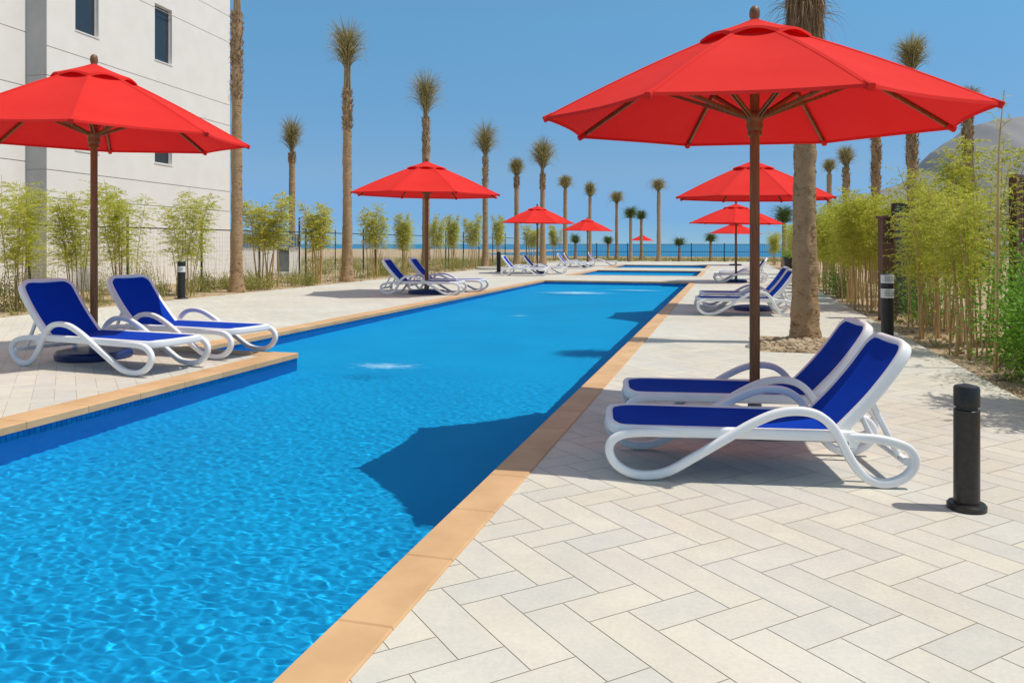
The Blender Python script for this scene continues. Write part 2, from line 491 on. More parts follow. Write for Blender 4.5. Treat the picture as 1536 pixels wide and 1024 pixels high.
def stones(mb, x0, x1, y0, y1, along, step=.61, rn=random.Random(5)):
    a0, a1 = (y0, y1) if along == 'y' else (x0, x1)
    n = max(1, round((a1 - a0) / step)); st = (a1 - a0) / n
    for k in range(n):
        p, q = a0 + k * st + .002, a0 + (k + 1) * st - .002
        dz = rn.uniform(-.0008, .0008)
        if along == 'y': mb.cbox(x0, x1, p, q, -.05, .010 + dz, .007)
        else: mb.cbox(p, q, y0, y1, -.05, .010 + dz, .007)
cp = MB()
stones(cp, XR_IN, XR_OUT, YA, P1, 'y')
stones(cp, XI_OUT, XI_IN, YA, YJ_OUT, 'y')
stones(cp, XL_OUT, XI_IN, YJ_OUT, YJ, 'x')
stones(cp, XL_OUT, XL_IN, YJ, P1, 'y')
stones(cp, XL_OUT, XR_OUT, P1, P1 + CW, 'x')
for (a, b) in (POOL2, POOL3):
    stones(cp, XL_OUT, XR_OUT, a - CW, a, 'x'); stones(cp, XL_OUT, XR_OUT, b, b + CW, 'x')
    stones(cp, XL_OUT, XL_IN, a, b, 'y'); stones(cp, XR_IN, XR_OUT, a, b, 'y')
struct(cp.build('pool_coping', M_coping))

def uvf(n, co):
    if abs(n.z) > .5: return (co.x, co.y)
    if abs(n.x) > .5: return (co.y, co.z)
    return (co.x, co.z)
def wave(x, y):
    ox, oy = 1.1 * math.sin(y * .35), .9 * math.sin(x * .5 + 1)
    h = .0042 * noise3(Vector((x * 1.1 + ox, y * 1.4 + oy, 1.7)))
    h += .0030 * noise3(Vector((x * 3.1 - .5 * ox, y * 4.4, 5.1)))
    h += .0019 * noise3(Vector((x * 8.0 + 1.5 * y, y * 13.0 + oy, 9.3)))
    h += .0017 * noise3(Vector((x * 15.0 + 4 * y, y * 24.0, 2.2)))
    h += .0011 * noise3(Vector((x * 25.0 + 7 * y, y * 38.0, 7.7)))
    return h * (.36 + .34 * max(0.0, min(1.0, (7.0 - y) / 4.5)))
WAVE = .74
def wgrid(mb, x0, x1, y0, y1, step):
    nx = max(2, round((x1 - x0) / step)); i0 = len(mb.v)
    ys = [y0]
    while ys[-1] < y1:
        ys.append(ys[-1] + step * max(1, ys[-1] / 9))
    ys[-1] = y1
    for y in ys:
        for i in range(nx + 1):
            x = x0 + (x1 - x0) * i / nx
            mb.v.append((x, y, WL + wave(x, y)))
    for j in range(len(ys) - 1):
        for i in range(nx):
            a = i0 + j * (nx + 1) + i; mb.f.append((a, a + 1, a + nx + 2, a + nx + 1))
wl = MB(); fl = MB(); wt = MB(); lw = MB()
T = -.045; e = .02                          # walls stand 2 cm behind the coping lip
def wall(xa, ya, xb, yb):
    wl.quad((xa, ya, -.20), (xb, yb, -.20), (xb, yb, T), (xa, ya, T))
    lw.quad((xa, ya, FLOORZ), (xb, yb, FLOORZ), (xb, yb, -.20), (xa, ya, -.20))
wall(XR_IN + e, P1 + e, XR_IN + e, YA); wall(XI_IN - e, YA, XI_IN - e, YJ + e * 0); wall(XI_IN - e, YJ - e, XL_IN - e, YJ - e)
wall(XL_IN - e, YJ - e, XL_IN - e, P1 + e); wall(XL_IN - e, P1 + e, XR_IN + e, P1 + e); wall(XR_IN + e, YA, XI_IN - e, YA)
fl.quad((XI_IN - e, YA, FLOORZ), (XR_IN + e, YA, FLOORZ), (XR_IN + e, YJ - e, FLOORZ), (XI_IN - e, YJ - e, FLOORZ))
fl.quad((XL_IN - e, YJ - e, FLOORZ), (XR_IN + e, YJ - e, FLOORZ), (XR_IN + e, P1 + e, FLOORZ), (XL_IN - e, P1 + e, FLOORZ))
wgrid(wt, XI_IN - e, XR_IN + e, YA + 3.2, YJ - e, .014)
wgrid(wt, XI_IN - e, XR_IN + e, YA, YA + 3.2, .03)
wgrid(wt, XL_IN - e, XR_IN + e, YJ - e, P1 + e, .03)
for (a, b) in (POOL2, POOL3):
    xa, xb, ya, yb = XL_IN - e, XR_IN + e, a - e, b + e
    wall(xb, yb, xb, ya); wall(xa, ya, xa, yb); wall(xa, yb, xb, yb); wall(xb, ya, xa, ya)
    fl.quad((xa, ya, FLOORZ), (xb, ya, FLOORZ), (xb, yb, FLOORZ), (xa, yb, FLOORZ))
    wgrid(wt, xa, xb, ya, yb, .06)
POOL_WALL = struct(wl.build('pool_wall', M_mosaic, uv=uvf)); POOL_FLOOR = struct(fl.build('pool_floor', M_floor)); WATER = struct(wt.build('water', M_water, smooth=180))
LOW = struct(lw.build('pool_lower_wall', noisy('pool_wall_plaster', (.0008, .22, .66), (.0008, .27, .72), .7, .6, world=True))); LOW.cycles.is_caustics_receiver = True
WATER.cycles.is_caustics_caster = True
POOL_WALL.cycles.is_caustics_receiver = True; POOL_FLOOR.cycles.is_caustics_receiver = True

# terrain: sandy ground round the deck, running down to the beach
def ground():
    mb = MB()
    rn = random.Random(11)
    def hz(x, y):
        base = -.04
        if y > 64: base = -.04 - (min(y, 260) - 64) / 196 * 2.6 * (1 - .45 * max(0, min(1, (-x - 50) / 60)))
        return base
    xs = [-400, -250, -150, -90, -60, -40, -30, -24, -20, -17.5, -15.5, -14, DECK_L]
    ys = [-40, -10, -3, 5, 10, 15, 20, 25, 30, 36, 42, 48, 55, 62, 64, 70, 80, 95, 120, 150, 200, 260, 420]
    def patch(xs, ys):
        i0 = len(mb.v); n = len(xs)
        for y in ys:
            for x in xs:
                mb.v.append((x, y, hz(x, y)))
        for j in range(len(ys) - 1):
            for i in range(n - 1):
                a = i0 + j * n + i; mb.f.append((a, a + 1, a + n + 1, a + n))
    patch(xs, ys)
    patch([DECK_R, 3.2, 4, 5, 6, 8, 11, 16, 25, 40, 80, 150, 300, 600], ys)
    patch([DECK_L, -10, -7, -4, -1, DECK_R], [DECK_F, 64, 70, 80, 95, 120, 150, 200, 260, 420])
    patch([DECK_L, -8, -2, DECK_R], [-40, -20, YA])
    return struct(mb.build('ground', M_sand))
ground()
# palm bed soil
mb = MB(); rn = random.Random(2)
nx = 14
for j in range(nx + 1):
    for i in range(nx + 1):
        x = b0 + (b1 - b0) * i / nx; y = b2 + (b3 - b2) * j / nx
        d = max(abs(i - nx / 2), abs(j - nx / 2)) / (nx / 2)
        mb.v.append((x, y, -.02 + (1 - d) * .08 + rn.uniform(0, .02)))
for j in range(nx):
    for i in range(nx):
        a = j * (nx + 1) + i; mb.f.append((a, a + 1, a + nx + 2, a + nx + 1))
struct(mb.build('tree_pit_soil', M_sand, smooth=60))
# sea: shoreline further off on the left
mb = MB()
mb.poly([(-3000, 420, -2), (-300, 420, -2), (-200, 370, -2), (-100, 225, -2), (60, 205, -2), (3000, 205, -2), (30000, 30000, -2), (-30000, 30000, -2)])
struct(mb.build('sea', M_sea))

# bare hill on the right, a real ridge a few hundred metres off
def hill():
    mb = MB(); rn = random.Random(21)
    D = 520.0
    prof = [(1180, 366), (1240, 330), (1272, 303), (1300, 301), (1330, 290), (1350, 283), (1372, 268), (1395, 236), (1420, 220), (1450, 199), (1480, 192), (1540, 190), (1620, 176), (1800, 150), (2100, 170), (2500, 300)]
    cols = []
    for k in range(len(prof) - 1):
        for t in range(8):
            a = t / 8
            cols.append((prof[k][0] * (1 - a) + prof[k + 1][0] * a, prof[k][1] * (1 - a) + prof[k + 1][1] * a))
    rows = 14
    i0 = 0
    for (x, y) in cols:
        hh = hgt(y, D) + 3 + .3 * math.sin(x * .21)
        for r in range(rows):
            t = r / (rows - 1)
            z = D - 260 + 480 * t
            prof_h = math.sin(min(t / .54, 1) * math.pi / 2) ** 1.3 if t < .54 else math.cos((t - .54) / .46 * math.pi / 2)
            p = pz(x, D)
            lat = (x - 768) / F * D
            X, Y = cw(lat + (z - D) * .35, z)
            mb.v.append((X, Y, -3 + (hh + 3) * prof_h * (1 + (.012 * noise3(Vector((X * .02, Y * .02, 0))) if 0 < r < 7 else 0))))
    for c in range(len(cols) - 1):
        for r in range(rows - 1):
            a = c * rows + r; mb.f.append((a, a + rows, a + rows + 1, a + 1))
    struct(mb.build('hill', M_hill, smooth=50))
hill()

# ------------------------------------------------------------------ sun loungers
def zs(x, y):                               # traced side profile of the front lounger -> metres along, metres up
    return ((x - 110) * .00133, (798 + (x - 340) * .038 - y) * .00133)
def make_lounger():
    root = empty('sun_lounger')
    prof = [(480, 597), (370, 591), (260, 586), (185, 593), (140, 622), (130, 668), (158, 722), (220, 762), (300, 774), (390, 757), (500, 697), (650, 610), (740, 558), (830, 517), (900, 501), (970, 502), (1030, 520), (1082, 562), (1118, 620), (1158, 700), (1208, 772), (1262, 808), (1325, 813), (1385, 790), (1420, 750), (1427, 706), (1400, 666), (1340, 640), (1270, 626), (1165, 620)]
    for sgn in (-1, 1):
        f = MB()
        latw = {0: .300, 1: .309, 2: .326, len(prof) - 1: .306, len(prof) - 2: .327}
        pts = [(zs(*p)[0], sgn * latw.get(k, .335), zs(*p)[1]) for k, p in enumerate(prof)]
        f.sweep(catmull(pts, 6), rrect(.051, .045, .0135), (0, 1, 0))
        f.build('side_frame', M_resin, root, smooth=50)
    rc = rrect(.046, .066, .016)
    # seat frame: a U open at the hinge
    f = MB()
    half = [(1.43, .300), (1.2, .302), (.8, .302), (.4, .302), (.2, .300), (.10, .285), (.055, .245), (.035, .17), (.03, .08)]
    path = [(x, y, .283 + (.006 if x < .1 else 0)) for x, y in half] + [(.03, 0, .289)] + [(x, -y, .283 + (.006 if x < .1 else 0)) for x, y in reversed(half)]
    f.sweep(catmull(path, 4), rc, (0, 0, 1))
    for s_ in (.42, .86, 1.28):
        f.box(s_ - .02, s_ + .02, -.29, .29, .262, .284)
    f.build('seat_frame', M_resin, root, smooth=50)
    # seat sling
    def sling(fn, nu, nv, name, th=.004):
        m = MB()
        for side in (1, -1):
            i0 = len(m.v)
            for j in range(nv + 1):
                for i in range(nu + 1):
                    p, nrm = fn(i / nu, j / nv)
                    m.v.append(tuple(Vector(p) + Vector(nrm) * (th * .5 * side)))
            for j in range(nv):
                for i in range(nu):
                    a = i0 + j * (nu + 1) + i
                    q = (a, a + 1, a + nu + 2, a + nu + 1)
                    m.f.append(q if side == 1 else tuple(reversed(q)))
        return m.build(name, M_sling, root, smooth=60)
    def seat(u, v):
        s_ = .052 + u * 1.30
        d = max(0.0, (.13 - u) / .13)
        w = .284 * (math.sqrt(max(0, 1 - (d ** 2.6) * .55)))
        y = (v - .5) * 2 * w
        z = .311 - .014 * math.sin(math.pi * v) * min(1, u * 6) - (.010 * u)
        return (s_, y, z), (0, 0, 1)
    sling(seat, 26, 12, 'seat_sling')
    # back
    a0 = Vector((1.335, 0, .285)); top = Vector((1.748, 0, .800)); d = (top - a0); L = d.length; d.normalize()
    nrm = Vector((-d.z, 0, d.x))             # faces the sitter
    def bp(t, y, off=0):
        bow = -.022 * math.sin(math.pi * min(t, 1)) 
        return a0 + d * (t * L) + nrm * (off + bow) + Vector((0, y, 0))
    f = MB()
    half = [(-.02, .272), (.2, .274), (.45, .276), (.7, .276), (.86, .272), (.94, .255), (.985, .215), (1.0, .15), (1.0, .06)]
    path = [bp(t, y) for t, y in half] + [bp(1.0, 0)] + [bp(t, -y) for t, y in reversed(half)]
    f.sweep(catmull(path, 4), rrect(.046, .070, .018), nrm)
    f.build('back_frame', M_resin, root, smooth=50)
    def back(u, v):
        t = -.01 + u * .985
        dd = max(0.0, (u - .84) / .16)
        w = .258 * math.sqrt(max(0, 1 - dd ** 2.4 * .5))
        return bp(t, (v - .5) * 2 * w, .026 - .012 * math.sin(math.pi * v)), nrm
    sling(back, 20, 12, 'back_sling')
    # prop struts and rear cross bar
    for sgn in (-1, 1):
        f = MB()
        p0 = bp(.42, sgn * .225, -.035); p2 = Vector((1.71, sgn * .225, .145))
        f.sweep([p0, p0.lerp(p2, .5), p2], rrect(.034, .028, .010), (0, 1, 0))
        f.build('support_strut', M_resin, root, smooth=50)
    for sgn in (-1, 1):
        for (bx, bz) in ((1.335, .285), (1.705, .152)):
            f = MB(); n_ = 14; yy = sgn * (.3262 if bx < 1.5 else .242)
            ring = [(bx + .013 * math.cos(6.2832 * q / n_), bz + .013 * math.sin(6.2832 * q / n_)) for q in range(n_)]
            f.v += [(x, yy, z) for x, z in ring] + [(x, yy + sgn * .005, z) for x, z in ring]
            f.f += [tuple(range(n_, 2 * n_))] + [(q, (q + 1) % n_, n_ + (q + 1) % n_, n_ + q) for q in range(n_)]
            f.build('bolt', M_greymetal, root, smooth=40)
    f = MB(); f.sweep([(1.715, -.33, .15), (1.715, 0, .15), (1.715, .33, .15)], rrect(.04, .04, .012), (0, 0, 1)); f.build('cross_bar', M_resin, root, smooth=50)
    f = MB(); f.sweep([(1.42, -.33, .245), (1.42, 0, .245), (1.42, .33, .245)], rrect(.05, .05, .012), (0, 0, 1)); f.build('cross_bar', M_resin, root, smooth=50)
    f = MB(); f.sweep([(.30, -.33, .155), (.30, 0, .155), (.30, .33, .155)], rrect(.03, .03, .010), (0, 0, 1))
    return root
LOUNGER = make_lounger()
_used = []
CONTACT_S = (300 - 110) * .00133             # where the front loop touches the ground
def lounger(px, py, ang, near, sc, label, group):
    """px,py: photo point where the front loop of the near side (near=-1: local -y) touches the ground; ang: heading foot -> head in camera degrees"""
    o = LOUNGER if not _used else copy_tree(LOUNGER)
    _used.append(1)
    a = R(ang) + TH
    o.scale = sc; o.rotation_euler = (0, 0, a)
    X, Y = at(px, py)
    lx, ly = CONTACT_S * sc[0], near * .335 * sc[1]
    o.location = (X - (lx * math.cos(a) - ly * math.sin(a)), Y - (lx * math.sin(a) + ly * math.cos(a)), .001)
    tag(o, label, 'sun lounger', group)
    return o
GR = 'sun loungers on the right deck'; GL = 'sun loungers on the left deck'
lounger(972, 720, -6.5, -1, (.968, 1, .97), 'nearest blue and white sun lounger, beside the near black bollard', GR)
lounger(988, 655, -6.5, -1, (.968, 1, .97), 'blue and white sun lounger behind the nearest one, in front of the thick palm', GR)
lounger(1066, 473.5, -9, -1, (1.03, 1.05, 1.05), 'front lounger of the pair left of the thick palm trunk', GR)
lounger(1070, 462, -9, -1, (1.03, 1.05, 1.05), 'rear lounger of the pair left of the thick palm trunk', GR)
lounger(1083, 424, -10, -1, (1, 1, 1), 'front lounger of the small far pair under the third right red parasol', GR)
lounger(1090, 419, -10, -1, (1, 1, 1), 'rear lounger of the small far pair under the third right red parasol', GR)
lounger(197, 564, 156, 1, (1.24, 1.12, 1.14), 'large blue and white lounger at the left photo edge, nearest on the left deck', GL)
lounger(319, 539, 156, 1, (1.24, 1.12, 1.14), 'blue lounger right of the left parasol pole, its foot over the coping corner', GL)
lounger(673, 443, 169, 1, (1.25, 1.1, 1.15), 'left lounger of the pair beneath the second left red parasol', GL)
lounger(708, 438.5, 169, 1, (1.25, 1.1, 1.15), 'right lounger of the pair beneath the second left red parasol', GL)
lounger(809, 414, 168, 1, (1.1, 1.05, 1.05), 'left lounger of the pair under the third left parasol, by a thin bollard', GL)
lounger(838, 411.5, 168, 1, (1.1, 1.05, 1.05), 'right lounger of the pair under the third left parasol', GL)
lounger(876, 403, 168, 1, (1, 1, 1), 'tiny front lounger under the fourth left parasol', GL)
lounger(884, 401.2, 168, 1, (1, 1, 1), 'tiny rear lounger under the fourth left parasol', GL)
lounger(918, 399, 168, 1, (1, 1, 1), 'tiny lone lounger at the left edge of the far small pools', GL)

# ------------------------------------------------------------------ parasols
def make_umbrella():
    root = empty('patio_umbrella')
    RR, PK, RIM = 1.545, 2.985, 2.245
    def tilt(p):
        return (p[0], p[1], p[2] + .016 * p[1] - .016 * p[0])
    f = MB(); f.tube([(0, 0, z) for z in (.03, .6, 1.2, 1.8, 2.4, 2.97)], [.037, .037, .036, .035, .034, .03], 20)
    f.build('pole', M_wood, root, smooth=40)
    f = MB(); f.lathe([(.355, 0), (.368, .012), (.37, .06), (.352, .082), (.27, .094), (.06, .10)], 40); bs = f.build('base', M_basedisc, root, smooth=40)
    f = MB(); f.lathe([(.055, .08), (.05, .09), (.048, .30), (.043, .31)], 20); f.build('base_sleeve', M_greymetal, bs, smooth=40)
    f = MB(); f.lathe([(.03, 2.975), (.033, 2.985), (.031, 2.998), (.037, 3.012), (.039, 3.04), (.034, 3.068), (.022, 3.086), (.006, 3.092)], 20)
    f.build('finial', M_finial, root, smooth=50)
    f = MB(); f.lathe([(.036, 2.135), (.05, 2.14), (.052, 2.165), (.048, 2.175), (.056, 2.185), (.06, 2.21), (.056, 2.235), (.062, 2.25), (.075, 2.275), (.07, 2.30), (.036, 2.305)], 24)
    f.build('hub', M_wood, root, smooth=40)
    # canopy: eight sagging panels
    def surf(k, u, v, r0=.0, pk=PK, rim=RIM, rr=RR, sag=.045, scal=.035):
        a, b = R(22.5 + 45 * k), R(22.5 + 45 * (k + 1))
        pa = Vector((math.cos(a), math.sin(a), 0)); pb = Vector((math.cos(b), math.sin(b), 0))
        w = 4 * u * (1 - u)
        rad = rr * v * (1 - scal * w * v * v)
        p = (pa * (1 - u) + pb * u) * rad
        z = pk + (rim - pk) * v + .045 * math.sin(math.pi * v) * .6 - sag * w * math.sin(math.pi * min(v * .85 + .1, 1)) * .55
        return (p.x, p.y, z)
    f = MB(); nu, nv = 8, 12
    for k in range(8):
        i0 = len(f.v)
        for j in range(nv + 1):
            v = .035 + .965 * j / nv
            for i in range(nu + 1):
                f.v.append(tilt(surf(k, i / nu, v)))
        # hem turned down
        for i in range(nu + 1):
            p = surf(k, i / nu, 1.0); f.v.append(tilt((p[0] * 1.003, p[1] * 1.003, p[2] - .022)))
        for j in range(nv + 1):
            for i in range(nu):
                a = i0 + j * (nu + 1) + i
                f.f.append((a, a + nu + 1, a + nu + 2, a + 1))
    for k in range(8):                             # double-stitched seam bands over the ribs
        for sd_ in (0, 1):
            kk = k if sd_ == 0 else (k - 1) % 8
            def sp(v, u):
                uu = u if sd_ == 0 else 1 - u
                p = surf(kk, uu, v); return tilt((p[0], p[1], p[2] + .0035))
            n_ = 10
            for j in range(n_):
                v0, v1 = .25 + .745 * j / n_, .25 + .745 * (j + 1) / n_
                u0, u1 = .018 / (.77 * v0), .018 / (.77 * v1)
                q = [sp(v0, 0), sp(v0, u0), sp(v1, u1), sp(v1, 0)]
                f.quad(*q)
    can = f.build('canopy', M_canvas, root, smooth=25)
    f = MB(); nu = 10; nv = 5                     # vent cap with a scalloped edge
    for k in range(8):
        i0 = len(f.v)
        for j in range(nv + 1):
            t = j / nv
            v = .02 + .245 * t
            for i in range(nu + 1):
                u = i / nu; p = surf(k, u, v, sag=0, scal=0)
                w = math.sin(math.pi * u)
                f.v.append(tilt((p[0], p[1], p[2] + .014 + .030 * t * t * w + .004)))
        for i in range(nu + 1):
            u = i / nu; p = surf(k, u, .272, sag=0, scal=0); w = math.sin(math.pi * u)
            f.v.append(tilt((p[0], p[1], p[2] - .012 + .045 * w)))
        for j in range(nv + 1):
            for i in range(nu):
                a = i0 + j * (nu + 1) + i
                f.f.append((a, a + nu + 1, a + nu + 2, a + 1))
    f.build('vent_cap', M_canvas, can, smooth=35)
    for k in range(8):
        a = R(22.5 + 45 * k); c, s_ = math.cos(a), math.sin(a)
        def at_r(v, off):
            z = PK + (RIM - PK) * v + .045 * math.sin(math.pi * v) * .6
            return Vector(tilt((RR * v * c, RR * v * s_, z - off)))
        f = MB()
        f.sweep([at_r(.03, .022), at_r(.3, .022), at_r(.6, .022), at_r(.85, .022), at_r(.985, .022)], rrect(.030, .020, .005, 2), (-s_, c, 0))
        rb = f.build('rib', M_wood, root, smooth=40)
        f = MB()
        pt = at_r(1.0, .012); f.sweep([at_r(.965, .020), at_r(.99, .018), at_r(1.008, .016)], rrect(.045, .042, .012, 2), (-s_, c, 0))
        f.build('tip_pocket', M_canvas, rb, smooth=40)
        f = MB()
        e0 = at_r(.54, .045); h0 = Vector((.06 * c, .06 * s_, 2.275))
        for off in (-.013, .013):
            o3 = Vector((-s_ * off, c * off, 0))
            f.sweep([h0 + o3, (h0 + e0) * .5 + o3, e0 + o3], rrect(.026, .011, .003, 1), (-s_, c, 0))
        f.build('strut', M_wood, rb, smooth=40)
    return root
UMB = make_umbrella(); _u = []
def umbrella(px, z, sc, dr, label, gz=0.0):
    o = UMB if not _u else copy_tree(UMB); _u.append(1)
    X, Y = pz(px, z)
    o.location = (X, Y, gz); o.scale = sc; o.rotation_euler = (0, 0, TH + R(dr))
    tag(o, label, 'parasol', 'red parasols along the pool')
umbrella(1132, 5.76, (1, 1, 1), -17, 'largest red parasol on a brown pole, over the nearest loungers')
umbrella(141, 9.35, (1.13, 1.13, 1.165), -1, 'red parasol in front of the white building, cut by the photo edge')
umbrella(640, 21.4, (1.35, 1.35, 1.2), 4, 'second red parasol along the left deck, a palm rising behind its peak')
umbrella(1130, 16.1, (1.045, 1.045, 1.02), -16, 'second red parasol along the right deck, partly behind the thick palm')
umbrella(806, 36.5, (1.13, 1.13, 1.04), 3, 'third red parasol along the left deck, over a pair of small loungers')
umbrella(1104, 28.0, (1.045, 1.045, .93), 5, 'third red parasol along the right deck, below the second one')
umbrella(881, 46.9, (.99, .99, .96), 2, 'fourth red parasol along the left deck, before the sea fence')
umbrella(1103, 50.0, (1.045, 1.045, .90), 0, 'farthest red parasol on the right deck, half hidden under another')
umbrella(963, 105.0, (1, 1, 1.0), 0, 'tiny red parasol far off beyond the fence, before the sea', -.42)

# ------------------------------------------------------------------ bollards
def make_short_bollard():
    root = empty('bollard')
    f = MB(); f.lathe([(.088, 0), (.092, .004), (.092, .024), (.084, .034), (.060, .036)], 40); f.build('flange', M_bronze, root, smooth=35)
    f = MB(); f.lathe([(.0605, .036), (.0605, .505), (.0565, .508)], 40); f.build('post', M_bronze, root, smooth=35)
    f = MB(); f.lathe([(.050, .506), (.050, .524)], 32); f.build('light_gap', M_black, root, smooth=35)
    f = MB(); f.lathe([(.0565, .522), (.0605, .525), (.0605, .615), (.055, .626), (.02, .636)], 40); f.build('cap', M_bronze, root, smooth=35)
    return root
o = make_short_bollard(); X, Y = at(1450, 763); o.location = (X, Y, .001)
tag(o, 'short dark bronze bollard alone on the near paving', 'bollard')
def tall_bollard(px, py, h, r, bands, label, gz=0.0):
    root = empty('bollard', (*at(px, py), 0))
    k = h / .92
    f = MB(); f.lathe([(r * 1.75, 0), (r * 1.78, .012), (r * 1.7, .022), (r, .03)], 28); f.build('flange', M_black, root, smooth=35)
    f = MB(); f.lathe([(r, .028), (r, h - .012), (r * .9, h), (.01, h + .004)], 28); f.build('post', M_black, root, smooth=35)
    for (z0, z1) in bands:
        f = MB(); f.lathe([(r * .9, z0), (r + .003, z0), (r + .003, z1), (r * .9, z1)], 28); bd = f.build('label_band', M_label, root, smooth=35)
        f = MB(); rn = random.Random(int(px))                        # faint rows of print facing the pool
        rows = 4
        for q in range(rows):
            zz = z0 + (z1 - z0) * (.22 + .17 * q)
            a = -2.15
            while a < -.55:
                w = rn.uniform(.06, .25)
                n = 3
                for s_ in range(n):
                    a1, a2 = a + w * s_ / n, a + w * (s_ + 1) / n
                    rr = r + .005
                    f.quad(*[(rr * math.cos(t), rr * math.sin(t), hh) for t, hh in ((a1, zz), (a2, zz), (a2, zz + (z1 - z0) * .08), (a1, zz + (z1 - z0) * .08))])
                a += w + .1
        f.build('print', M_ink, bd)
    tag(root, label, 'bollard', 'tall black bollards')
tall_bollard(1331, 507, .92, .085, [(.44 + .14, .71), (.79, .92 - .012)], 'tall black bollard with two white label bands, in front of the brown post')
tall_bollard(272, 448, .92, .095, [(.66, .80)], 'tall black bollard with one white band, left of the tallest left palm')
tall_bollard(748, 408, .98, .10, [], 'thin plain black bollard beside the small far loungers')

